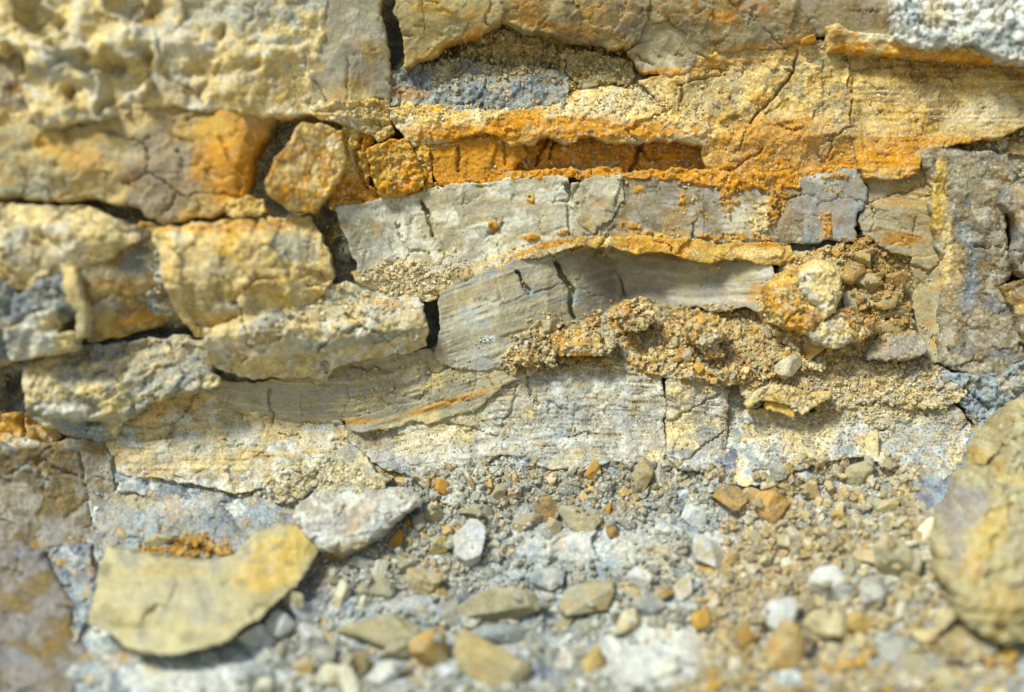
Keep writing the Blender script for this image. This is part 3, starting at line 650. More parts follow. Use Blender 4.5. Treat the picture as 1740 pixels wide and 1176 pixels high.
# ---- right wall
block('sandstone_bed', 'tan sandy bed with branching cracks and orange foot left of the long upright crack',
      [(1178,98),(1250,86),(1320,82),(1362,72),(1400,74),(1414,92),(1436,92),(1438,180),(1446,250),(1456,290),(1420,296),(1340,300),(1270,306),(1214,300),(1196,262),(1200,236),(1160,222),(1150,190),(1090,140),(1140,130)],
      off=14, back=70, surf='sandy', step=2, r=5, cols=['tan','greige','cream','tan'], amp=1.2, facet_k=1.4, prof=[0,(80,-6),(200,6),(232,8),(262,-4),(300,-6)],
      stains=[('orange',1330,276,190,48,0,.9,.75),('ochre',1300,222,150,30,0,.8,.6),('ochre',1230,110,90,20,-10,.5),('grey',1175,165,36,30,0,.5),('ochre',1290,170,20,16,0,.6),('olive',1410,110,30,34,0,.5),('cream',1210,220,40,14,0,.6),('rust',1420,285,40,14,0,.4)],
      cracks=[([(1356,84),(1352,120),(1320,160),(1290,190),(1276,210)],3.5,12),([(1352,120),(1335,116)],3,8),([(1160,145),(1158,190)],5,12),([(1150,142),(1200,130),(1236,124)],2.5,8),([(1300,196),(1340,170)],2,5),([(1400,100),(1398,180)],2,4),([(1210,300),(1250,285),(1300,250)],3,8),([(1384,190),(1380,205)],3,6)],
      bumps=[(1290,190,60,20,-30,-8),(1200,150,40,26,0,-8),(1380,230,60,20,0,5)])
block('sandstone_bed', 'tan laminated sandstone bed with orange foot at the upper right edge',
      [(1442,92),(1520,98),(1620,104),(1800,112),(1800,190),(1738,214),(1700,228),(1640,240),(1600,246),(1574,256),(1556,290),(1520,300),(1476,294),(1460,286),(1450,230),(1444,160)],
      off=12, back=80, surf='sandy', step=2, r=6, lam=0, lamamp=2.2, lamper=9, cols=['brown','tan','sand','tan'], lamcols=[('cream',10,.4),('brown',14,.4)], blotch=.2, tilt=(-6,16),
      stains=[('orange',1510,268,80,38,0,.9,.7),('ochre',1560,240,130,10,-3,.7),('pale',1680,190,90,34,-8,.6,.7),('brown',1600,110,150,14,2,.6),('lilac',1540,160,80,20,0,.35),('cream',1500,214,60,12,0,.5)],  # brown along the top paints in the shadow of the ledge above
      cracks=[([(1548,98),(1552,130)],3,6)])
block('sandstone_bed', 'dark brown recessed bed end under the tan sandstone at the right edge', [(1620,246),(1700,232),(1800,200),(1800,268),(1720,262),(1640,258)], off=-20, surf='sandy', step=2.5, back=50, cols=['brown','olive','dark'])

block('vein', 'crumbly cream vein down the left edge of the mottled pillar', [(1578,272),(1600,266),(1606,300),(1608,360),(1612,400),(1614,440),(1606,440),(1600,400),(1592,360),(1586,310)], off=12, back=30, surf='sandy', step=2, r=6, cols=['yellow','cream','yellow'], blotch=.1, warp=(3,24), amp=1.2)
# ---- crust and orange band
block('orange_bed', 'smooth deep orange recessed band shaded by the cream crust', [(734,216),(800,208),(900,212),(1000,214),(1100,216),(1210,222),(1212,262),(1206,298),(1140,300),(1090,298),(1040,302),(1000,298),(940,296),(880,302),(820,312),(770,316),(738,318)],
      off=-26, back=60, surf='flat', step=2, r=4, lam=[(700,268),(1200,262)], lamamp=2.4, lamper=9, cols=['ochre','orange','brown','orange','rust'], cscale=45, mat='soft', frac=0, tilt=(-1.5, 4), lamcols=[('rust',12,.5),('ochre',9,.4)], amp=1.4, facet_k=2,
      stains=[('ochre',800,240,50,30,0,.5),('rust',1190,270,30,26,0,.4),('rust',770,240,30,20,0,.4)],
      cracks=[([(940,230),(918,256),(910,280)],5,18),([(950,226),(938,246),(934,270)],5,18),([(1092,236),(1086,262),(1070,290)],6,18),([(1086,250),(1102,272),(1124,268)],2.5,10),([(1112,240),(1110,262)],2,6),([(860,240),(856,276)],2.5,8),([(780,262),(778,292)],5,12)])
block('orange_bed', 'lumpy orange stretch of band under the crust between the square block and the smooth band', [(690,240),(730,232),(780,226),(830,226),(880,240),(892,262),(870,290),(800,306),(750,312),(738,300),(728,260)], off=4, back=50, surf='sandy', step=2, cols=['orange','ochre','orange'], mat='smooth', r=9, tilt=(-6,0), cracks=[([(778,250),(780,290)],5,12),([(858,240),(858,280)],3,8)])
block('orange_block', 'squarish rough orange block standing below the cream crust', [(622,252),(660,236),(694,236),(708,270),(718,298),(722,318),(690,330),(650,336),(636,318),(628,286)], off=26, back=60, surf='crusty', step=2, r=8, warp=(3,25), cols=['ochre','yellow','orange','cream'], mat='crust', stains=[('orange',680,320,50,14,0,.7)], cat='rock')
block('orange_block', 'narrow upright orange pillar pressed against the right of the squarish orange block', [(698,232),(724,232),(732,262),(734,310),(722,316),(712,280)], off=14, back=50, surf='crusty', step=2, r=6, warp=(2,20), cols=['ochre','yellow','orange'], cat='rock')
block('orange_block', 'rough orange mass between the wide black gap and the squarish orange block', [(584,196),(620,214),(634,236),(616,256),(622,292),(634,322),(660,338),(700,334),(720,338),(690,346),(640,352),(600,354),(566,348),(560,320),(582,296),(586,250)], off=4, back=60, surf='crusty', step=2, r=8, cols=['orange','ochre','yellow','cream'], amp=1.1, stains=[('orange',620,340,60,16,0,.7),('cream',600,280,14,30,0,.5)], cracks=[([(614,236),(604,260),(612,300),(624,320)],6,16)])
block('sandy_crust', 'cream sandy crust on the left of the orange band split by the tall crack', [(530,186),(570,176),(640,172),(656,182),(654,200),(666,226),(640,236),(612,222),(592,208),(548,202)], off=14, back=60, surf='crusty', step=2, r=7, cols=['cream','yellow','cream','pale'], cracks=[([(534,190),(590,184),(648,176)],3,8)], mat='sandy')
block('sandy_crust', 'long cream sandy crust overhanging the smooth orange band',
      [(660,182),(700,174),(740,180),(790,190),(850,192),(900,186),(940,180),(964,178),(972,150),(1010,142),(1060,146),(1100,142),(1150,160),(1164,200),(1200,214),(1220,232),(1196,242),(1170,236),(1120,232),(1080,236),(1020,234),(985,232),(970,238),(930,226),(900,238),(870,244),(850,230),(820,226),(780,232),(740,240),(700,242),(684,222),(668,206)],
      off=17, back=60, surf='crusty', step=2, r=9, amp=.7, facet_k=.6, cols=['cream','pale','cream','yellow'], mat='soft', prof=[0,(140,-34),(180,-6),(200,4),(230,6),(244,0)],
      blotch=.15, stains=[('orange',870,208,60,26,-20,.95,.4),('orange',980,212,90,18,0,.9,.5),('orange',1100,222,110,17,0,.9,.6),('orange',760,226,80,16,0,.9),('orange',900,232,160,12,0,.8),('pale',1080,170,80,26,0,.5,.7),('greige',1120,160,60,16,0,.5),('orange',1000,228,60,8,0,.5)], fwarp=(2.4,9))
block('orange_bed', 'ragged orange crumbling foot of the bed above the grey clay, right half', [(1060,298),(1100,292),(1200,290),(1290,298),(1360,292),(1440,284),(1480,292),(1472,304),(1400,306),(1330,318),(1250,320),(1180,308),(1120,300)], off=12, back=50, surf='crusty', step=2, cols=['orange','ochre','orange'], r=7, fwarp=(3,9), mat='sandy', amp=.7)
block('orange_bed', 'rusty crumbling rim along the foot of the orange band, left half', [(566,340),(620,348),(680,330),(740,314),(800,308),(870,297),(940,290),(1000,288),(1056,290),(1060,298),(1000,300),(930,300),(860,304),(800,312),(740,322),(680,338),(620,352),(572,354)], off=8, back=50, amp=.6, surf='crusty', step=2, cols=['orange','ochre','orange'], r=6, fwarp=(2.6,8), mat='crust', stains=[])

# ---- grey clay bed
GL = [(560,440),(700,420),(850,380),(1000,350),(1460,352)]
plain_block('clay_bed', 'long smooth pale grey clay block dusted with orange crumbs right of the wide gap',
      [(574,352),(620,350),(690,334),(722,326),(800,314),(870,306),(940,302),(962,304),(970,330),(966,352),(980,380),(1004,396),(990,404),(930,410),(890,424),(850,440),(800,462),(750,470),(740,468),(690,482),(640,470),(612,458),(600,420),(584,384)],
      off=11, back=110, surf='flat', step=2, r=4, lam=GL, lamamp=.7, lamper=10, cols=['grey','greige','pale','grey'], amp=1.4, lamcols=[('pale',14,.4)], facet_k=2.0, seed=4411, blotch=.15,
      stains=[('pale',850,430,70,10,-22,.9,.4),('ochre',840,386,10,14,0,.8),('ochre',902,404,20,8,0,.8),('tan',880,345,60,8,8,.35),('ochre',902,338,8,12,0,.7),('greige',940,370,36,30,0,.5),('pale',660,440,60,30,0,.6),('cream',680,460,60,22,0,.6),('ochre',640,390,12,14,0,.3)],
      patches=[('ochre',838,384,12,16,0,.2,4),('ochre',902,403,22,9,0,.2,4),('yellow',902,336,9,14,0,.2,4),('cream',690,462,90,26,-4,.1,4),('cream',760,430,40,20,-20,.0,3),('ochre',960,395,40,10,0,.05,3)], cracks=[([(718,342),(726,366),(736,402)],5,18),([(788,320),(796,346)],1.8,4),([(964,345),(968,400)],2.5,8),([(962,310),(972,336)],7,22)])
plain_block('clay_bed', 'broken grey clay wedge with pointed facet right of the dark notch', [(976,318),(1000,306),(1054,300),(1058,340),(1040,366),(1006,390),(984,372),(972,346)], off=14, back=60, surf='flat', step=2, r=3, amp=1.2, cols=['grey','greige','pale'], stains=[('pale',1020,322,30,18,0,.5),('tan',1010,380,26,16,0,.6),('brown',990,360,14,24,0,.3)], facet_k=4, bumps=[(1015,345,60,5,42,-3)])
plain_block('clay_bed', 'small grey clay plate in the angle below the pointed wedge', [(990,392),(1010,388),(1030,376),(1046,366),(1040,398),(1010,410),(992,408)], off=8, back=50, surf='flat', r=3, cols=['grey','greige'], step=2, warp=(2,20))
plain_block('clay_bed', 'narrow lilac grey clay panel between two upright cracks', [(1062,298),(1118,300),(1120,330),(1126,362),(1126,402),(1070,402),(1030,404),(1044,374),(1058,344)], off=8, back=60, surf='flat', step=2, r=3, cols=['grey','umber','grey'], lam=0, lamamp=.7, blotch=.2, patches=[('ochre',1084,322,14,9,0,.2,3),('ochre',1070,385,30,14,0,.1,4),('ochre',1090,398,40,8,0,.2,4)], stains=[('ochre',1085,322,12,8,0,.5),('ochre',1060,380,12,8,0,.5),('ochre',1080,400,60,8,0,.6)], amp=1.2)
plain_block('clay_bed', 'lilac grey clay panel streaked with orange crumbs in the middle of the grey bed', [(1122,302),(1180,306),(1250,316),(1320,316),(1362,304),(1364,350),(1368,408),(1300,414),(1240,414),(1180,404),(1130,402),(1130,360),(1124,330)],
      off=8, back=60, surf='flat', step=2, r=3, cols=['grey','umber','lilac','grey'], lam=0, lamamp=1.0, amp=1.5,
      stains=[('ochre',1235,330,14,30,0,.7),('ochre',1320,340,24,50,15,.6),('pale',1245,370,30,44,0,.6),('cream',1290,370,20,40,10,.5),('ochre',1160,340,10,22,0,.5),('ochre',1140,396,40,7,0,.5),('tan',1150,380,50,20,0,.3)], cracks=[([(1124,350),(1180,346)],1.5,3),([(1196,330),(1198,400)],1.4,3)], blotch=.25,
      patches=[('ochre',1235,340,26,44,0,.12,4),('cream',1290,370,30,50,10,.1,4),('ochre',1318,350,22,60,15,.15,5),('ochre',1158,330,16,34,0,.0,3),('cream',1180,330,26,24,0,-.05,3),('ochre',1240,402,110,12,2,.15,4)])
plain_block('clay_bed', 'bluish clay block with rounded nose at the right end of the grey bed', [(1364,304),(1400,298),(1440,292),(1466,296),(1474,320),(1468,340),(1452,362),(1452,384),(1456,400),(1430,408),(1372,408),(1366,350)],
      off=16, back=70, surf='smooth', step=2, r=12, cols=['blue','lilac','blue'], mat='smooth', stains=[('pale',1395,305,30,10,10,.6),('lilac',1440,350,24,50,0,.7),('ochre',1405,385,14,30,0,.6),('steel',1380,395,20,20,0,.4)], tilt=(-8,0), cracks=[([(1364,320),(1366,400)],1.6,4)], blotch=.2, patches=[('ochre',1405,385,16,34,0,.15,4),('ochre',1420,300,60,8,0,.1,3)])
block('laminated_bed', 'grey brown laminated panel right of the rounded clay nose', [(1478,300),(1520,304),(1560,294),(1586,280),(1584,350),(1588,400),(1596,436),(1550,430),(1500,420),(1474,396),(1462,372),(1472,344),(1484,322)],
      off=4, back=60, surf='flat', step=2, r=4, lam=-12, lamamp=2.2, lamper=9, cols=['greige','grey','tan'], lamcols=[('ochre',14,.35),('grey',8,.5)], stains=[('ochre',1530,405,40,14,0,.8),('ochre',1500,345,50,5,6,.4),('tan',1560,320,30,40,0,.5)], amp=1.4, cracks=[([(1556,370),(1550,400)],2,5)])
block('laminated_bed', 'tan upright panel with a dark crack below the laminated panel at the right', [(1486,424),(1540,434),(1552,436),(1550,480),(1552,530),(1560,560),(1520,540),(1490,470)], off=-8, back=50, surf='smooth', step=2, cols=['tan','brown','greige'], r=4)
block('rock_pillar', 'tan panel between the dark crack and the mottled grey pillar at the right', [(1556,436),(1600,440),(1606,480),(1604,540),(1602,600),(1590,616),(1572,600),(1562,560),(1556,500)], off=4, back=60, surf='smooth', step=2, cols=['tan','greige','sand'], r=5, stains=[('brown',1570,500,20,60,0,.4)])
pil = plain_block('rock_pillar', 'tall mottled grey pillar with a cream vein near the right edge', [(1572,262),(1600,254),(1660,262),(1712,262),(1724,300),(1706,330),(1704,400),(1716,450),(1706,500),(1728,560),(1736,610),(1700,636),(1640,628),(1604,610),(1606,540),(1612,470),(1600,430),(1592,380),(1584,300)],
      off=4, back=80, surf='sandy', step=2.5, mat='soft', r=26, grow=8, amp=1.5, tilt=(-26,0), blotch=.15, cols=['umber','grey','umber','steel'], stains=[('tan',1620,460,20,90,0,.4),('pale',1650,400,20,16,0,.3),('greige',1640,300,50,30,0,.5),('yellow',1596,330,15,76,3,.95,.4),('cream',1608,430,11,70,2,.85,.4)],
      bumps=[(1584,340,10,90,4,6),(1670,380,30,30,0,8),(1640,520,30,40,0,6)])
block('rock_lump', 'knobbly brown and lilac lump at the right edge upper of two', [(1712,318),(1740,306),(1800,306),(1800,470),(1748,470),(1726,440),(1738,400),(1728,360),(1706,348)], off=20, surf='lumpy', step=3, cols=['brown','lilac','steel','tan'], r=12, back=70, cat='stone')
block('rock_lump', 'knobbly brown lump at the right edge lower of two beside the dark hollow', [(1738,482),(1800,476),(1800,600),(1748,580),(1742,550),(1716,510),(1712,492)], off=16, surf='lumpy', step=3, cols=['tan','brown','lilac'], r=10, back=70, cat='stone')

# ---- lower grey bed with the concave corner
LL = [(540,650),(720,590),(860,540),(960,505),(1046,480)]
block('parting_layer', 'thin orange tan layer capping the lower grey bed on the left, dusted with grit', [(604,462),(640,468),(690,482),(742,470),(800,456),(856,436),(900,420),(950,408),(1000,402),(1046,404),(1044,416),(1000,416),(950,422),(900,436),(850,456),(800,478),(760,496),(726,508),(700,506),(660,496),(620,482)],
      off=13, back=90, surf='sandy', step=2, r=5, cols=['tan','cream','greige','tan'], amp=1, stains=[('ochre',920,420,110,7,-16,.9,.5),('pale',840,446,60,6,-24,.7),('cream',680,480,60,16,0,.6)], fwarp=(1.6,7))
block('parting_layer', 'thin orange layer overhanging the right part of the lower grey bed', [(1046,402),(1110,400),(1200,412),(1300,416),(1340,420),(1346,432),(1320,446),(1260,438),(1200,440),(1140,430),(1090,424),(1046,418)], off=15, back=70, surf='sandy', step=2, r=5, amp=.8, cols=['ochre','tan','yellow'], stains=[('ochre',1120,414,80,12,0,.8),('cream',1290,430,50,12,0,.7),('cream',1230,408,40,5,5,.6)], cracks=[([(1196,406),(1240,412)],4,14)])
plain_block('clay_bed', 'big laminated grey clay face running up to the concave corner', [(752,500),(772,492),(800,480),(850,460),(900,438),(950,424),(1004,418),(1046,420),(1052,470),(1062,512),(1040,540),(1000,552),(975,556),(962,540),(930,560),(890,580),(860,612),(830,626),(780,626),(742,606),(748,574),(754,540)],
      off=10, uprof=[(740,14),(850,10),(930,-8),(1000,-50),(1052,-96)], back=80, frac=.4, surf='flat', step=2, r=3, lam=LL, lamamp=1.9, lamper=8, blotch=.2, cols=['grey','greige','grey','blue'], lamcols=[('pale',9,.55),('greige',7,.4),('steel',16,.35)], amp=1.4,
      stains=[('steel',1020,480,40,60,0,.45),('pale',800,540,70,26,-25,.4),('tan',800,500,50,14,-25,.4),('white',832,576,12,7,0,.8),('pale',800,598,60,8,-16,.4)],  # steel patch paints the darkening towards the concave corner
      cracks=[([(878,462),(888,478),(898,498)],6,18),([(944,444),(958,470),(974,492),(970,520),(982,552)],8,26),([(958,480),(900,500),(850,520)],1.8,4),([(940,430),(950,456)],2.2,6)])
plain_block('clay_bed', 'lilac grey clay face right of the corner crack beneath the thin orange layer', [(1054,424),(1100,426),(1180,438),(1250,440),(1306,446),(1312,480),(1316,508),(1290,524),(1230,520),(1160,516),(1120,520),(1080,516),(1066,480),(1056,452)],
      off=8, uprof=[(1050,-94),(1100,-74),(1200,-36),(1310,0)], back=70, frac=.3, surf='flat', step=2, r=3, lam=[(1040,470),(1180,486),(1320,480)], lamamp=1.5, lamper=9, cols=['lilac','grey','greige'], lamcols=[('pale',12,.4),('steel',9,.4)], amp=1.4,
      stains=[('pale',1298,460,20,16,0,.8),('ochre',1290,500,24,20,0,.6),('steel',1110,500,60,16,5,.4),('blue',1080,440,20,16,0,.4)], cracks=[([(1196,486),(1206,470),(1228,464)],2,4)])  # steel patch paints shade along the foot near the corner
plain_block('clay_bed', 'dark slate clay sliver behind the pale crumbly boulder', [(1330,420),(1400,414),(1450,404),(1476,398),(1500,440),(1490,470),(1440,450),(1400,436),(1340,450)], off=-18, back=50, surf='flat', cols=['steel','lilac'], step=2, r=4)
block('laminated_bed', 'laminated tan grey bed sweeping under the big grey clay face from the left', [(728,600),(760,612),(800,628),(860,622),(880,600),(930,590),(900,640),(850,650),(820,690),(780,700),(730,716),(690,712),(648,730),(600,734),(590,716),(650,700),(720,682),(736,640)],
      off=17, back=70, surf='flat', step=2, r=6, lam=LL, lamamp=2.6, lamper=9, cols=['grey','greige','cream'], blotch=.2, lamcols=[('tan',12,.5),('cream',8,.5)], stains=[('ochre',760,684,90,8,-16,.85,.5),('tan',690,640,60,24,0,.5),('ochre',600,716,50,8,0,.7)], bumps=[(690,640,30,18,0,8),(640,660,20,20,0,6)], cracks=[([(620,640),(660,640),(720,626)],4,8)])

# ---- lower face
EL = [(200,760),(400,770),(560,760),(700,720),(850,700),(1140,700),(1300,730),(1600,740)]
block('sandstone_bed', 'tan laminated sandstone bed beneath the overhanging fold at the left', [(196,706),(240,684),(290,668),(340,664),(384,690),(430,704),(500,716),(574,720),(584,752),(562,776),(530,790),(500,800),(470,822),(400,830),(330,816),(262,808),(206,800),(184,760)],
      off=10, back=60, surf='sandy', step=2, r=7, grow=8, amp=.8, blotch=.2, lam=EL, lamamp=3.0, lamper=10, cols=['cream','sand','pale','greige'], lamcols=[('cream',10,.5),('ochre',16,.3)],
      stains=[('ochre',290,690,80,14,-14,.5),('brown',315,696,26,8,30,.6),('pale',540,740,40,22,0,.4),('grey',240,790,50,20,0,.4),('greige',330,760,90,20,0,.4)], cracks=[([(200,720),(260,728),(300,716)],2,6),([(210,700),(250,696)],2,6)])
block('sandstone_bed', 'long pale sandstone face with fine laminations in the centre below the crumbs',
      [(588,724),(640,716),(690,716),(740,704),(800,688),(836,640),(880,632),(960,612),(1020,604),(1080,616),(1120,640),(1128,680),(1125,720),(1130,780),(1100,786),(1040,780),(990,796),(930,792),(880,780),(850,770),(820,782),(840,830),(800,864),(756,850),(720,826),(690,804),(650,790),(612,764),(590,744)],
      off=10, back=60, surf='sandy', step=2, r=9, amp=.8, blotch=.3, lam=EL, lamamp=3.2, lamper=9, cols=['cream','grey','pale','greige'], lamcols=[('pale',9,.5),('grey',12,.5),('tan',16,.3)], tilt=(0, 3),
      stains=[('cream',740,740,90,34,-16,.5),('brown',640,744,40,26,20,.55,.5),('blue',960,700,50,60,0,.4),('blue',900,780,90,16,0,.6),('pale',960,650,60,20,0,.4),('ochre',690,706,60,7,-14,.7),('lilac',1080,720,50,50,0,.4),('steel',670,790,50,16,30,.6),('pale',770,800,60,34,30,.4),('straw',800,690,50,30,-20,.4)],  # painted shade: brown for the shadow at the left end, blue along the foot
      cracks=[([(846,644),(826,666),(818,690)],4,12),([(876,656),(872,690),(860,712),(850,730)],2.5,6),([(812,712),(836,728)],2,6),([(858,720),(856,760)],1.8,4)],
      bumps=[(650,750,60,30,20,-14),(970,680,120,50,0,8),(780,820,50,40,30,8),(900,786,60,12,0,-8)])
block('sandstone_block', 'pale square sandstone block between two upright joints right of the long sandstone face', [(1138,644),(1180,640),(1222,646),(1232,668),(1234,700),(1232,750),(1232,790),(1200,800),(1160,796),(1138,774),(1136,700)],
      off=9, back=60, surf='sandy', step=2, r=14, lam=EL, lamamp=2.2, lamper=9, cols=['pale','grey','cream'], stains=[('brown',1238,710,14,60,0,.5),('lilac',1230,770,24,30,0,.5)], tilt=(-16, 2))  # brown strip paints shade on the side turning back at the right
block('sandstone_block', 'broad pale block under the buckled flake at the right', [(1270,702),(1320,694),(1380,700),(1440,680),(1500,668),(1560,676),(1620,690),(1650,730),(1640,780),(1600,820),(1540,812),(1480,770),(1400,780),(1340,800),(1290,820),(1254,816),(1264,760)],
      off=16, back=70, surf='sandy', step=2, mat='crust', r=8, cols=['grey','cream','pale','blue'], lam=EL, lamamp=1.0, stains=[('cream',1360,730,80,20,0,.5),('blue',1560,740,80,50,0,.6),('steel',1620,700,40,50,0,.6),('ochre',1340,750,30,12,0,.3),('pale',1460,720,60,30,0,.4)], tilt=(0, 8), bumps=[(1480,720,50,30,0,8),(1560,700,30,20,0,-10),(1600,760,30,40,0,8)], cracks=[([(1490,735),(1512,724)],3,10),([(1560,690),(1585,680),(1600,690)],5,10)])
block('sandy_ledge', 'sandy rubble strewn ledge between the pale crumbly boulder and the broad pale block', [(1256,650),(1300,620),(1380,610),(1440,592),(1500,610),(1570,612),(1610,630),(1640,670),(1600,690),(1500,682),(1440,690),(1400,690),(1330,664),(1280,690)],
      off=8, back=60, surf='rubble', step=2, amp=.8, cols=['sand','grey','cream','greige'], facet_k=.7, tilt=(0,30), stains=[('blue',1600,650,40,30,0,.5),('ochre',1420,640,40,16,0,.3),('pale',1340,620,40,16,20,.6)])
block('rock_flake', 'curled cream and orange flake buckled over a dark hollow at the right', [(1264,690),(1284,664),(1312,654),(1350,658),(1380,668),(1416,664),(1406,680),(1380,694),(1366,706),(1344,690),(1312,682),(1290,680),(1272,696)], off=60, back=30, surf='smooth', step=2, r=5, warp=(2,16), cols=['cream','yellow','pale'], stains=[('ochre',1330,690,30,6,20,.7)], cat='stone', lam=8, lamamp=1.6, lamper=5)
block('rock_flake', 'small orange flake tucked below the curled cream flake', [(1300,684),(1330,680),(1354,696),(1350,712),(1320,700),(1302,696)], off=50, back=24, surf='smooth', step=2, r=4, warp=(2,16), cols=['ochre','yellow'], cat='stone')
plain_block('rock_slab', 'mauve grey slab lying at the foot of the tan panel at the right', [(1478,592),(1496,572),(1520,556),(1560,562),(1574,578),(1576,600),(1550,612),(1500,614),(1474,612)], off=44, back=40, surf='sandy', mat='soft', step=2, r=9, cols=['grey','lilac','greige'], stains=[('tan',1530,564,36,8,0,.6),('brown',1540,606,40,6,0,.5)], cat='stone', warp=(3,24))
block('rock_block', 'blue grey shattered rock below the mottled pillar at the right edge', [(1608,640),(1660,640),(1700,640),(1740,618),(1800,600),(1800,700),(1720,690),(1660,720),(1640,690)], off=10, surf='rubble', step=2.5, cols=['steel','blue','grey'], amp=.7, back=60, r=8, cracks=[([(1610,650),(1660,676),(1700,712)],5,14)], mat='soft')
block('rock_block', 'rounded lilac grey shoulder beside the large rounded boulder', [(1556,776),(1600,800),(1640,786),(1650,740),(1690,700),(1700,740),(1660,800),(1636,850),(1610,890),(1580,888),(1560,850)], off=22, surf='lumpy', step=2.5, cols=['lilac','steel','blue','tan'], r=16, amp=.6, back=60)

# ---- lower left
block('rock_block', 'lumpy grey blue rock between the brown wall and the white boulder', [(164,870),(190,818),(240,812),(300,816),(360,826),(410,836),(440,850),(470,842),(500,850),(540,880),(540,930),(500,960),(400,950),(300,950),(200,950),(158,920)],
      off=4, back=50, surf='sandy', mat='crust', step=2, amp=1.6, r=12, cols=['grey','blue','grey','steel'], stains=[('tan',230,840,60,24,0,.5),('steel',390,890,60,30,0,.5),('pale',300,860,60,20,0,.4)], bumps=[(290,880,110,46,0,22),(405,870,16,40,-20,-16),(460,880,40,30,0,8)], tilt=(0,20))
block('rubble_heap', 'pale crumbly heap between the laminated tan bed and the white boulder', [(484,800),(520,788),(560,780),(590,790),(596,810),(560,824),(500,850),(470,850),(450,830)], off=22, back=50, surf='rubble', step=2, cols=['cream','pale','sand'], amp=.9, cat='rubble', r=10)
block('boulder', 'whitish angular boulder pointing right above the buried slab', [(500,862),(530,838),(566,824),(590,826),(640,830),(700,834),(714,846),(700,870),(676,888),(650,916),(620,936),(578,954),(536,944),(512,910),(494,880)],
      off=60, back=60, surf='sandy', step=2, r=18, planes=[(600,880,.1,1,.4),(600,850,0,-1,.35)], dome=(22,40), cols=['grey','pale','grey','pale'], facet_k=2, warp=(3,34), stains=[('lilac',560,890,40,26,0,.4),('tan',600,930,60,12,-16,.5),('pale',660,850,50,14,0,.6)], tilt=(8,10), cat='boulder')
block('rock_slab', 'grey tilted plate with gritty top behind the whitish boulder', [(566,770),(590,752),(610,762),(640,800),(664,818),(640,834),(600,828),(570,830),(552,804)], off=34, back=40, surf='sandy', step=2, r=5, cols=['grey','greige','cream'], cat='stone', warp=(3,26), tilt=(14, 6), stains=[('cream',590,800,30,20,0,.6)])
block('rock_block', 'upper part of the brown grey wall at the lower left with fine cracks', [(-60,760),(60,766),(110,752),(170,756),(180,790),(192,830),(176,870),(160,900),(152,930),(100,936),(40,934),(-60,930)],
      off=20, back=70, surf='smooth', step=2.5, amp=1.6, r=8, facet_k=2.5, cols=['umber','brown','grey','umber'], cracks=[([(132,770),(142,820),(158,880),(160,900)],3,10),([(110,880),(150,850)],2,5)], stains=[('brown',110,850,30,20,0,.5),('lilac',90,900,60,26,0,.5),('grey',150,800,30,40,0,.5)], lam=0, lamamp=.8, blotch=.15, tilt=(-24,-14), grow=8)
block('rock_block', 'broad brown rounded rock filling the lower left corner', [(-60,932),(30,930),(66,948),(90,990),(112,1030),(120,1080),(140,1110),(136,1150),(100,1200),(-60,1240)], off=24, back=90, surf='smooth', step=3, amp=1.6, r=18, cols=['umber','lilac','umber','brown'], stains=[('steel',50,940,50,10,0,.6),('steel',30,1120,40,14,0,.4)], tilt=(-24,-4), blotch=.12, grow=8)
block('rock_block', 'lilac grey strip of rock between the brown wall and the olive slab', [(92,930),(150,930),(156,980),(150,1040),(128,1090),(116,1050),(104,1010),(84,980)], off=8, back=60, surf='lumpy', step=2.5, amp=.5, r=10, cols=['lilac','steel','blue','tan'], mat='crust')
slab = block('stone_slab', 'large olive yellow slab with a bright orange speckled right end lying in the lower left', 
      [(178,932),(236,944),(300,952),(360,954),(398,944),(408,926),(432,908),(470,896),(508,900),(530,922),(538,944),(520,972),(500,1000),(462,1030),(440,1056),(412,1068),(386,1094),(350,1106),(290,1120),(250,1118),(206,1104),(184,1078),(146,1062),(158,1020),(166,975)],
      planes=[(385,950,1,.35,.22),(300,1070,-.1,1,.5),(300,965,0,-1,.35),(500,930,1,-.2,.5)], off=76, back=70, surf='smooth', step=2.5, r=4, warp=(2,60), fwarp=(2,10), cols=['olive','straw','straw','greige'], amp=1.3, facet_k=2.0, blotch=.2, tilt=(3,8),
      stains=[('yellow',465,955,80,44,-35,.8,.35),('ochre',440,980,60,26,-35,.2),('brown',470,930,18,8,-30,.5),('brown',410,990,14,8,0,.5),('brown',490,960,12,7,0,.5),('brown',430,955,10,6,0,.5),('lilac',366,962,16,14,0,.6),('greige',320,1000,50,70,0,.6),('brown',255,1032,16,12,0,.45),('brown',440,1020,26,14,-30,.4),('lilac',350,1010,10,40,-20,.35),('tan',300,970,60,16,0,.5)],
      bumps=[(500,940,90,60,-38,10),(345,1010,8,50,-20,-5),(240,1070,60,16,0,-5)], cat='slab')
big = block('boulder', 'large rounded yellow boulder cut by the right edge at lower right', [(1800,670),(1744,684),(1706,710),(1676,748),(1660,790),(1632,836),(1610,874),(1604,930),(1606,980),(1626,1010),(1640,1050),(1664,1080),(1700,1100),(1740,1108),(1800,1110)],
      planes=[(1670,860,-1,-.2,.55),(1700,1020,-.2,1,.5),(1700,770,-.4,-1,.4),(1720,900,1,.1,.25)], off=92, back=130, surf='lumpy', step=2.5, r=10, dome=(36,60), pits=(9,34,.12), warp=(6,50), cols=['straw','olive','straw','tan'], amp=.8, facet_k=1.8, blotch=.1, mat='soft',
      stains=[('lilac',1640,860,34,44,20,.8,.4),('brown',1700,760,18,80,16,.5),('yellow',1680,900,30,60,20,.6),('lilac',1625,920,14,60,0,.5),('tan',1700,1030,60,40,0,.7),('ochre',1650,960,20,30,0,.4),('greige',1730,900,30,60,0,.5)], cat='boulder')  # lilac patches put the dimness of the left facets into the colour
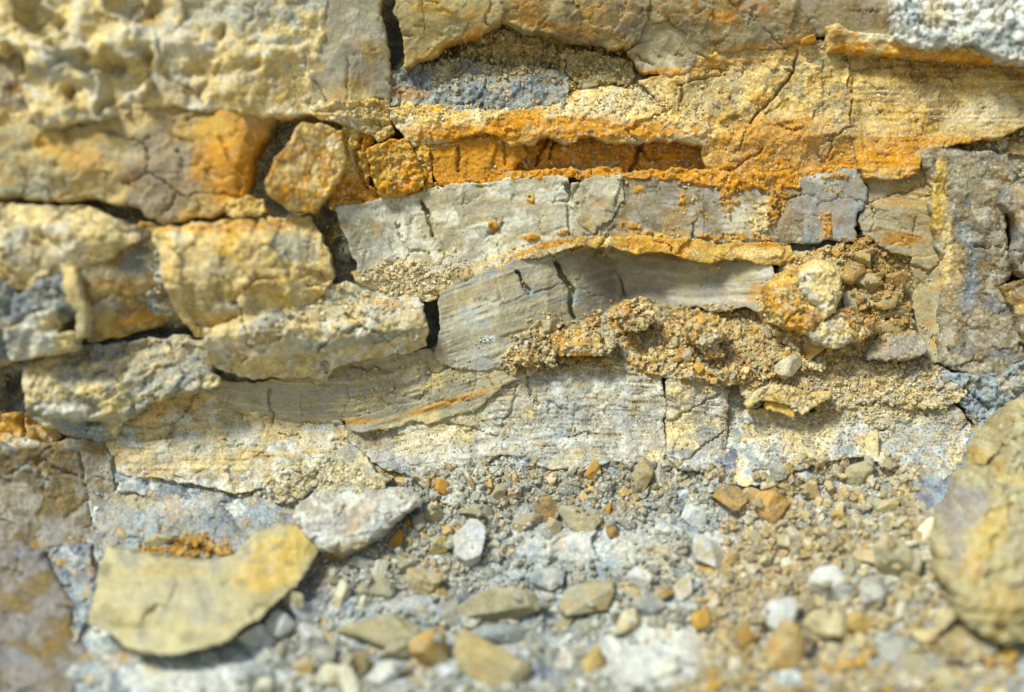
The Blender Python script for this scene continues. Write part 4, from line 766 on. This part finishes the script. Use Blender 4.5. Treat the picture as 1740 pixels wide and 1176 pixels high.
block('stone_slab', 'olive brown wedge at the foot of the large rounded boulder in the lower right', [(1600,1090),(1640,1068),(1690,1076),(1690,1110),(1650,1126),(1612,1112)], off=24, back=30, surf='smooth', cols=['olive','brown'], step=3, r=8, cat='stone')

block('rubble_heap', 'long heap of orange and tan rubble banked on the shelf below the grey clay faces', [(846,626),(872,600),(890,572),(930,552),(985,548),(1030,540),(1060,516),(1100,512),(1180,516),(1260,520),(1310,516),(1330,540),(1400,570),(1440,600),(1400,624),(1320,628),(1290,650),(1240,652),(1180,640),(1130,640),(1080,622),(1000,612),(930,622),(880,634)],
      off=16, back=60, surf='rubble', step=2, r=8, prof=[0,(505,-80),(560,-34),(610,-4),(640,2)], cols=['grey','sand','tan','ochre','brown'], cscale=40, blotch=.3, amp=1.2, cat='rubble')
block('rubble_heap', 'pale crumbly mound of cream and ochre debris around the pale yellow boulder', [(1290,520),(1312,480),(1330,448),(1360,430),(1420,424),(1470,410),(1500,440),(1530,480),(1546,530),(1560,560),(1540,590),(1480,600),(1420,604),(1350,590),(1310,560)],
      off=16, back=70, surf='rubble', step=2, r=12, dome=(30,70), cols=['cream','sand','straw','ochre','grey'], cscale=40, blotch=.3, amp=1.2, cat='rubble')
# ---- special lumps on the crumb shelf
zfill()
block('boulder', 'pale yellow crumbly boulder on the shelf at the right end of the grey bed', [(1362,452),(1386,436),(1408,440),(1430,452),(1434,500),(1424,530),(1400,548),(1390,520),(1376,512),(1360,490),(1358,468)], off=88, back=60, surf='crusty', step=2, r=14, dome=(20,30), cols=['straw','cream','pale'], amp=.6, mat='sandy', cat='boulder', warp=(3,26))
block('boulder', 'crumbly orange cream lump leaning on the pale yellow boulder from the lower left', [(1310,490),(1340,462),(1362,470),(1376,510),(1396,524),(1402,546),(1378,566),(1344,560),(1320,540),(1306,514)], off=70, back=60, surf='crusty', step=2, r=14, dome=(20,30), cols=['cream','yellow','ochre','sand'], amp=.9, mat='crust', cat='boulder')
block('boulder', 'pale knobbly lump below right of the pale yellow boulder', [(1402,548),(1426,530),(1450,524),(1478,538),(1484,556),(1460,580),(1420,588),(1384,580),(1376,566)], off=70, back=60, surf='crusty', step=2, r=14, dome=(16,26), cols=['pale','cream','grey'], amp=.8, mat='crust', cat='boulder')
block('boulder', 'round rusty orange crumbly lump in the middle of the crumb shelf', [(1168,548),(1190,532),(1216,536),(1234,556),(1230,580),(1212,592),(1186,590),(1168,572)], off=62, back=60, surf='crusty', step=2, r=14, dome=(24,28), cols=['orange','ochre','yellow'], amp=.7, mat='crust', cat='boulder', warp=(2,20))
block('boulder', 'smaller orange lump pressed under the round rusty lump', [(1192,592),(1214,584),(1228,592),(1228,604),(1212,612),(1196,606)], off=44, back=40, surf='crusty', step=2, r=8, dome=(12,14), cols=['ochre','orange'], amp=.5, mat='crust', cat='boulder', warp=(2,16))
block('split_stone', 'bright orange faceted stone among the crumbs below the big grey clay face', [(938,568),(960,560),(1000,560),(1018,576),(1026,604),(1000,606),(976,604),(952,606),(940,596)], off=66, back=50, surf='smooth', step=2, r=7, facet_k=2, cols=['ochre','orange','yellow'], mat='soft', cat='stone', warp=(2,18), stains=[('straw',1004,572,18,14,20,.8)], bumps=[(980,586,40,7,-10,8)])
block('split_stone', 'olive chip split off the right of the bright orange faceted stone', [(1014,560),(1030,552),(1044,560),(1046,590),(1034,606),(1028,580)], off=64, back=40, surf='smooth', step=2, r=6, cols=['olive','straw'], mat='soft', cat='stone', warp=(2,16))
block('rubble_heap', 'crumbly olive brown lump left of the bright orange faceted stone', [(880,590),(896,568),(916,548),(936,544),(946,562),(938,590),(944,616),(900,622),(876,612)], off=44, back=50, surf='rubble', step=2, r=10, cols=['brown','olive','sand','ochre'], amp=.8, cat='rubble')
block('rubble_heap', 'yellow olive lump of crumbs tucked in the concave corner', [(1050,540),(1062,516),(1086,506),(1106,520),(1110,546),(1092,560),(1064,560)], off=48, back=60, surf='rubble', step=2, r=10, cols=['olive','ochre','sand'], amp=.7, cat='rubble')
zfill()

crumbs('grit', 'pale grit and silt lodged in the joints and hollows of the whole rock face', [(-20,-20),(1760,-20),(1760,820),(-20,820)], 7000, (1.0, 5), ['grey','sand','cream','tan','pale'], 61, clump=.3, cavity=(2.5, 16), lift=.3, mat='sandy')
zfill()
for a_, b_, n_ in (('tall mottled grey pillar with a cream vein near the right edge', 'crumbly cream vein down the left edge of the mottled pillar', 'vein'),
                   ('smooth deep orange recessed band shaded by the cream crust', 'ragged orange crumbling foot of the bed above the grey clay, right half', 'crumbling_rim'),
                   ('smooth deep orange recessed band shaded by the cream crust', 'rusty crumbling rim along the foot of the orange band, left half', 'crumbling_rim'),
                   ('big laminated grey clay face running up to the concave corner', 'thin orange tan layer capping the lower grey bed on the left, dusted with grit', 'cap_layer'),
                   ('lilac grey clay face right of the corner crack beneath the thin orange layer', 'thin orange layer overhanging the right part of the lower grey bed', 'cap_layer'),
                   ('curled cream and orange flake buckled over a dark hollow at the right', 'small orange flake tucked below the curled cream flake', 'loose_leaf')):
    adopt(a_, b_, n_)
# ================================================================== LOOSE STONES ONE CAN PICK OUT
ST = [
 ('flat tan yellow chip lying right of the pale knobbly lump on the crumb shelf',1385,590,27,15,-28,('ochre','tan')),
 ('olive tan chip perched in the dark cleft left of the tan panel',1508,514,25,12,-22,('ochre','olive')),
 ('grey chip beneath the olive tan chip in the dark cleft',1518,532,22,10,-4,('grey','greige')),
 ('pale angular stone leaning on the sandy ledge left of the curled flake',1340,622,24,15,-30,('pale','cream')),
 ('upright long tan pebble below the long sandstone face',1092,806,17,30,14,('tan','sand')),
 ('small pale pebble right of the upright long tan pebble',1122,806,10,16,5,('pale','grey')),
 ('brown orange angular stone in the crumbs below the long sandstone face',930,868,26,24,-25,('ochre','brown')),
 ('mauve tan oblong stone just left of the brown orange angular stone',893,888,30,12,-30,('tan','lilac')),
 ('wide greige stone right of the brown orange angular stone',985,882,38,22,18,('greige','sand')),
 ('orange chip at the right tip of the wide greige stone',1040,900,16,14,20,('ochre','rust')),
 ('white pointed triangular stone standing in the grey debris',795,925,25,40,12,('white','pale')),
 ('small yellow stone left of the white pointed stone',750,928,19,17,0,('olive','yellow')),
 ('olive plate behind the white pointed stone',812,870,28,14,20,('olive','greige')),
 ('long olive grey oval stone in the bottom centre',838,1030,76,27,-14,('olive','greige')),
 ('tan squarish stone left above the long olive oval stone',722,988,28,24,-8,('tan','sand')),
 ('tan wedge stone with pale edge right of the long olive oval stone',998,1018,48,26,-16,('greige','tan')),
 ('broad olive grey stone left of the long olive oval stone',640,1072,64,30,12,('olive','greige')),
 ('bright white elongated pebble near the bottom edge left of centre',655,1142,36,17,-32,('white','pale')),
 ('brown orange plate near the bottom edge between the grey stone and the folded stone',740,1104,42,32,50,('tan','ochre')),
 ('large ochre tan tongue shaped stone at the bottom centre',835,1124,64,34,18,('tan','olive')),
 ('blue grey curled flake above the ochre tan tongue shaped stone',850,1082,56,18,-8,('blue','steel')),
 ('pale curved flake wrapping the right of the ochre tan tongue shaped stone',924,1112,18,46,-30,('pale','blue')),
 ('ochre brown squared stone right of the blue white mound',1242,846,27,22,-8,('brown','ochre')),
 ('pale grey pebble left of the ochre brown squared stone',1180,878,19,20,10,('pale','white')),
 ('bright white upright pebble in the lower right debris',1200,940,22,36,-28,('white','cream')),
 ('bright white faceted stone in the lower right debris',1412,994,35,30,10,('white','pale')),
 ('triangular lilac white stone right of the bright white faceted stone',1486,1010,26,28,0,('pale','lilac')),
 ('small upright grey oval pebble behind the bright white faceted stone',1448,966,13,22,-6,('grey','olive')),
 ('tan tapered stone upright above the triangular lilac white stone',1518,950,32,36,-24,('sand','greige')),
 ('small tan stone right of the tan tapered stone',1548,984,20,13,20,('sand','tan')),
 ('cream white block in front of the orange debris',1325,1042,29,27,5,('white','pale')),
 ('cream lump cluster stone below the bright white faceted stone',1405,1062,34,29,20,('cream','straw')),
 ('orange tan stone right of the cream lump',1460,1058,24,17,10,('yellow','ochre')),
 ('large tan orange leaf shaped stone near the bottom edge at the right',1332,1108,33,54,14,('tan','ochre')),
 ('cream oval pebble upright below the cream lump',1466,1094,13,20,0,('cream','sand')),
 ('orange brown pebble near the bottom edge right of the leaf shaped stone',1424,1134,26,14,0,('ochre','orange')),
 ('orange chip low in the right debris',1478,1114,14,9,0,('orange','ochre')),
 ('yellow white pebble lower right beside the dark gap',1568,1080,22,14,12,('cream','yellow')),
 ('cream pebble in the lower right beneath the boulder gap',1610,1050,22,18,0,('sand','cream')),
 ('pale orange oval pebble on the right slope above the tan tapered stone',1508,860,17,13,0,('cream','yellow')),
 ('small ochre pebble on the right slope left of the pale orange oval pebble',1424,876,13,13,0,('ochre','yellow')),
 ('rusty orange stone at the top of the right debris slope',1316,862,26,28,-20,('ochre','orange')),
 ('orange cream pebble at the left of the right debris slope',1376,834,16,18,0,('ochre','cream')),
 ('white chip on top of the right debris slope',1368,806,14,12,30,('white','pale')),
 ('olive cream stone high on the right debris slope',1462,806,24,20,0,('straw','olive')),
 ('cream leaf shaped chip standing on the broad pale block',1484,758,13,26,4,('straw','cream')),
 ('small pale lump on the lower rim of the broad pale block',1320,800,16,16,0,('pale','grey')),
 ('white pebble at the left of the pebble cluster below the olive slab',438,1082,27,22,-15,('white','pale')),
 ('white pebble at the top of the pebble cluster right of the olive slab',478,1062,24,20,20,('white','pale')),
 ('long white chip leaning over the pebble cluster right of the olive slab',520,1038,30,15,35,('white','blue')),
 ('round white pebble at the right of the cluster below the olive slab',532,1086,25,21,15,('white','pale')),
 ('bluish white pebble at the foot of the cluster below the olive slab',484,1128,18,27,10,('pale','blue')),
 ('wide pale flat stone beneath the white pebble cluster near the bottom edge',440,1146,40,16,6,('pale','blue')),
 ('rounded pale pebble near the bottom edge below the round white pebble',560,1146,26,16,0,('pale','cream')),
 ('small brown stone near the bottom edge left of the white elongated pebble',608,1130,24,20,0,('brown','tan')),
 ('olive stone behind the white elongated pebble',676,1108,32,18,0,('olive','greige')),
 ('tan stone in the shadow right of the olive slab',500,1018,20,12,20,('brown','olive')),
 ('grey stone among the crumbs right of the whitish boulder',690,956,20,16,-10,('grey','greige')),
 ('pale flat chip right below the whitish boulder',620,958,26,11,14,('pale','lilac')),
 ('yellowish lump on the crumbs above the white pointed stone',732,870,20,18,0,('cream','sand')),
 ('grey tan stone on the floor left of the tan squarish stone',640,1000,30,18,8,('greige','olive')),
 ('blue white stone behind the long olive oval stone',930,988,30,20,-8,('pale','blue')),
 ('bluish stone right of the tan wedge stone',1100,1030,30,20,0,('blue','steel')),
 ('pale rounded pebble above the bluish stone',1086,982,20,18,0,('pale','white')),
 ('cream pebble below the tan wedge stone',1062,1058,26,16,-20,('cream','grey')),
 ('white pebble right of the bright white upright pebble base',1160,1000,16,26,10,('white','cream')),
 ('olive brown crumb stone atop the left of the olive slab',272,920,24,12,0,('olive','greige')),
 ('rusty crumb stone atop the middle of the olive slab',326,922,15,12,0,('brown','ochre')),
 ('orange crumb stone atop the right of the crumbs on the olive slab',372,936,13,10,0,('ochre','orange')),
 ('olive block in the concave corner above the orange faceted stone',930,556,14,12,0,('olive','brown')),
 ('yellow stone in the dark cleft above the olive tan chip',1466,440,17,16,0,('olive','ochre')),
 ('brown lump at the top of the crumbs left of the dark cleft',1450,464,18,20,0,('brown','ochre')),
 ('grey cream lump in the crumbs right of the pale yellow boulder',1474,480,20,16,0,('olive','sand')),
 ('tan crumb stone at the right of the crumbs beside the tan panel',1522,478,19,16,0,('ochre','brown')),
 ('pale stone between the pale yellow boulder and the dark cleft',1450,512,18,14,0,('pale','straw')),
 ('tan angular stone behind the mauve grey slab',1512,560,24,14,-20,('tan','brown')),
 ('large grey stone in the debris beneath the large rounded boulder',1560,1130,40,22,0,('grey','olive')),
 ('blue grey stone near the bottom edge right of the orange brown pebble',1520,1110,26,30,30,('blue','grey')),
]
for i, (lab, u, v, ru, rv, ang, cols) in enumerate(ST):
    big_ = ru * rv > 500
    ru *= 1.12; rv *= 1.12
    stone('pebble' if ru * rv < 330 else 'stone', lab, u, v, ru, rv, ang, cols, sub=4 if big_ else 3, seed=900 + i * 13, sink=0.26, planes=8 + i % 4, tilt=(i * 37) % 30 - 15, yaw=(i * 53) % 40 - 20, depth=0.85 * min(ru, rv), rough=0.02 + 0.015 * (i % 3))

# ------------------------------------------------------------------ lesser stones of one zone look alike and share a label
def scatter(n, poly, lo, hi, cols, label, group, seed, name='small_stone', sunk=0.0):
    rng = np.random.default_rng(seed); p = np.asarray(poly, float); a, b = p.min(0), p.max(0); done = 0; pts = []
    protos = []
    for k in range(9):
        co, f = rock_shape(3, np.random.default_rng(seed + k), 7 + k % 3, rough=0.05)
        c1 = pc(cols[k % len(cols)]); c2 = pc(cols[(k + 1) % len(cols)]); w = rng.uniform(0, 1, len(co))[:, None] * 0.5
        protos.append(make_mesh(name, co * S, f, c1 * (1 - w) + c2 * w, M_PEB, smooth=False))
    tries = 0
    while done < n and tries < n * 30:
        tries += 1
        u, v = rng.uniform(a, b)
        if sdf_poly(p, np.array([u]), np.array([v]))[0] < 0: continue
        r = lo + (hi - lo) * rng.uniform() ** 1.8
        if any(((u - x) / a_) ** 2 + ((v - y) / b_) ** 2 < 1.0 for x, y, a_, b_ in TAKEN): continue
        if any((u - x) ** 2 + (v - y) ** 2 < (0.8 * (r + q)) ** 2 for x, y, q in pts): continue
        pts.append((u, v, r)); d = float(zat(u, v)) + r * (0.2 - sunk); k = (DIST - d) / DIST
        pi_ = int(rng.integers(0, 9)); o = bpy.data.objects.new(name, protos[pi_]); COL.objects.link(o)
        o.location = ((u - CX) * k * S, -d * S, -(v - CY) * k * S)
        o.rotation_euler = rng.uniform(-3, 3, 3); o.scale = (r * k * rng.uniform(.9, 1.4), r * k * rng.uniform(.6, 1.0), r * k * rng.uniform(.65, 1.05))
        cw = {'ochre': 'ochre', 'cream': 'cream', 'tan': 'tan', 'grey': 'grey', 'olive': 'olive', 'pale': 'whitish', 'brown': 'brown', 'blue': 'bluish', 'sand': 'sandy beige'}[cols[pi_ % len(cols)]]
        o['label'] = ('larger ' if r > lo + 0.3 * (hi - lo) else 'tiny ') + cw + ' ' + label; o['category'] = 'stone'; o['group'] = group
        zsplat(np.array([u]), np.array([v]), np.array([d + r * .5])); done += 1
scatter(34, [(1260,800),(1560,800),(1600,900),(1560,1040),(1400,1050),(1260,930)], 8, 19, ['tan','pale','sand','grey','olive','pale'], 'angular stone of the right debris slope', 'stones of the right debris slope', 11)
scatter(26, [(1160,1000),(1400,1080),(1740,1120),(1760,1200),(1120,1200)], 10, 24, ['tan','ochre','grey','olive','pale','brown'], 'stone along the bottom edge at the right', 'stones along the bottom right edge', 12)
scatter(24, [(560,980),(900,960),(1140,1000),(1160,1190),(420,1190),(560,1100)], 9, 22, ['grey','pale','olive','blue','tan'], 'stone of the debris floor at the bottom centre', 'stones of the bottom centre debris', 13)
scatter(34, [(700,800),(1060,790),(1130,830),(1060,900),(860,950),(640,960),(640,930),(700,880)], 6, 14, ['grey','tan','sand','ochre','olive','pale'], 'stone in the grit below the long sandstone face', 'stones below the long sandstone face', 14)
scatter(38, [(1060,530),(1310,530),(1360,600),(1260,640),(1150,630),(1080,600)], 4, 12, ['ochre','sand','olive','grey','tan'], 'crumbly stone on the shelf before the lilac clay face', 'stones on the orange crumb shelf', 15)

# ------------------------------------------------------------------ crumbs and grit
crumbs('crumbs', 'orange and tan crumbs covering the shelf below the grey clay faces', [(850,610),(880,560),(960,548),(1060,510),(1120,512),(1300,520),(1340,560),(1420,600),(1400,630),(1290,650),(1230,648),(1130,640),(1060,606),(960,612),(880,632)], 3600, (1.3, 8), ['grey','pale','sand','cream','ochre','brown'], 21)
crumbs('crumbs', 'grey and tan grit piled below the long sandstone face', [(620,950),(690,880),(720,800),(830,775),(900,790),(1000,790),(1130,776),(1250,800),(1270,850),(1100,880),(980,910),(860,950),(760,1000),(600,1010)], 4600, (1.2, 11), ['steel','grey','blue','pale','tan','brown'], 22, clump=.75)
crumbs('crumbs', 'orange brown gravelly crumbs of the right debris slope', [(1230,880),(1290,780),(1400,770),(1560,780),(1600,880),(1620,1040),(1700,1110),(1760,1200),(1120,1200),(1180,1060)], 4000, (1.6, 14), ['grey','pale','sand','tan','grey','brown'], 23)
crumbs('crumbs', 'bluish grey grit of the debris floor across the bottom', [(560,960),(700,950),(880,900),(1100,850),(1240,870),(1200,1060),(1140,1200),(380,1200),(520,1000)], 2200, (1.5, 13), ['steel','blue','grey','pale','blue','olive'], 24, clump=.6)
crumbs('crumbs', 'cream grit on the thin orange layer left of the lower grey bed', [(604,462),(650,440),(760,440),(800,450),(760,490),(700,510),(640,500)], 900, (1.4, 5.5), ['grey','cream','pale','ochre'], 25, clump=.5)
crumbs('crumbs', 'orange crumbs sprinkled down the middle of the grey clay bed', [(1130,306),(1360,306),(1450,300),(1440,400),(1300,420),(1120,404)], 260, (1.0, 3.6), ['cream','ochre','yellow'], 26, clump=.95)
crumbs('crumbs', 'rusty crumbs clinging along the foot of the orange band', [(566,334),(700,322),(850,300),(1000,286),(1200,292),(1450,286),(1480,304),(1340,324),(1200,312),(1000,304),(860,310),(720,336),(580,360)], 500, (1.0, 4.5), ['orange','ochre','cream','ochre','yellow'], 27, clump=.6)
crumbs('crumbs', 'yellow brown crumbs filling the cleft right of the pale yellow boulder', [(1410,400),(1480,400),(1540,470),(1550,560),(1480,590),(1430,540),(1440,480)], 1100, (2, 9), ['olive','ochre','brown','sand'], 28)
crumbs('crumbs', 'olive crumbs in the shaded hollow at the top centre', [(690,120),(760,90),(860,50),(960,70),(1080,84),(1070,140),(960,140),(760,150)], 1300, (1.6, 6), ['olive','sand','straw','brown'], 29, clump=.6)
crumbs('crumbs', 'cream crumbs on the heap above the whitish boulder', [(440,840),(500,790),(580,780),(640,810),(690,840),(620,836),(560,840),(480,862)], 1300, (1.8, 7), ['cream','pale','sand','grey'], 30)
crumbs('crumbs', 'rust and olive crumbs lying on the upper rim of the olive slab', [(236,938),(250,915),(330,905),(390,925),(400,944),(330,952)], 320, (2.5, 9), ['olive','ochre','orange','brown'], 31)
crumbs('crumbs', 'sandy grit over the ledge above the broad pale block', [(1250,650),(1330,612),(1440,600),(1600,620),(1640,700),(1560,720),(1400,720),(1340,700)], 2400, (1.5, 5.5), ['grey','pale','cream','sand','ochre'], 32, clump=.6)
crumbs('crumbs', 'pale sandy grains along the cream crust above the orange band', [(530,184),(660,172),(760,178),(960,172),(1100,140),(1200,190),(1180,206),(1000,200),(860,200),(700,208),(560,200)], 1400, (1.3, 4), ['cream','pale','yellow','ochre'], 33, clump=.4)
crumbs('crumbs', 'sandy crumbs along the joint between the big grey clay face and the tan bed', [(640,600),(740,610),(860,620),(900,630),(850,650),(720,690),(600,720),(600,640)], 500, (1.0, 4), ['tan','cream','tan','greige'], 34, clump=.8)
crumbs('crumbs', 'pale grit on the cream ledge jutting out at the left', [(400,560),(560,480),(700,506),(720,520),(560,560),(440,590)], 800, (1.8, 6), ['cream','sand','pale','ochre'], 35, clump=.6)
crumbs('grains', 'fine grains dusting the long sandstone face in the centre', [(600,730),(760,700),(860,640),(1000,606),(1130,640),(1250,650),(1250,800),(1130,790),(860,790),(700,810)], 2400, (0.9, 2.6), ['pale','cream','grey','sand','ochre'], 36, clump=.5)
crumbs('grains', 'fine grains dusting the broad pale block at the right', [(1260,720),(1400,700),(1600,680),(1700,700),(1640,800),(1540,820),(1270,820)], 2200, (1.2, 4), ['pale','cream','grey','blue','ochre'], 37, clump=.5)
crumbs('crystals', 'tiny white crystals clustered on the big grey clay face', [(806,582),(830,566),(848,574),(838,584),(812,590)], 60, (1.2, 3.4), ['white','white'], 38, lift=.5)
zfill()
crumbs('dust', 'blue grey dust and fine chips banked round the stones of the debris floor', [(420,1190),(520,960),(700,800),(1240,780),(1620,800),(1760,1100),(1760,1200)], 5200, (1.0, 7), ['blue','pale','blue','grey','pale'], 62, clump=.3, cavity=(2, 22), lift=.3, mat='sandy')
crumbs('dust', 'sandy dust and chips packed round the lumps on the crumb shelf', [(860,560),(1300,500),(1560,560),(1600,690),(1250,690),(870,640)], 2500, (1.0, 5), ['cream','sand','ochre','grey'], 63, clump=.3, cavity=(2, 22), lift=.3, mat='sandy')
print('TRIS', sum(len(o.data.polygons) for o in scene.objects if o.type == 'MESH'), 'time', time.time() - T00)
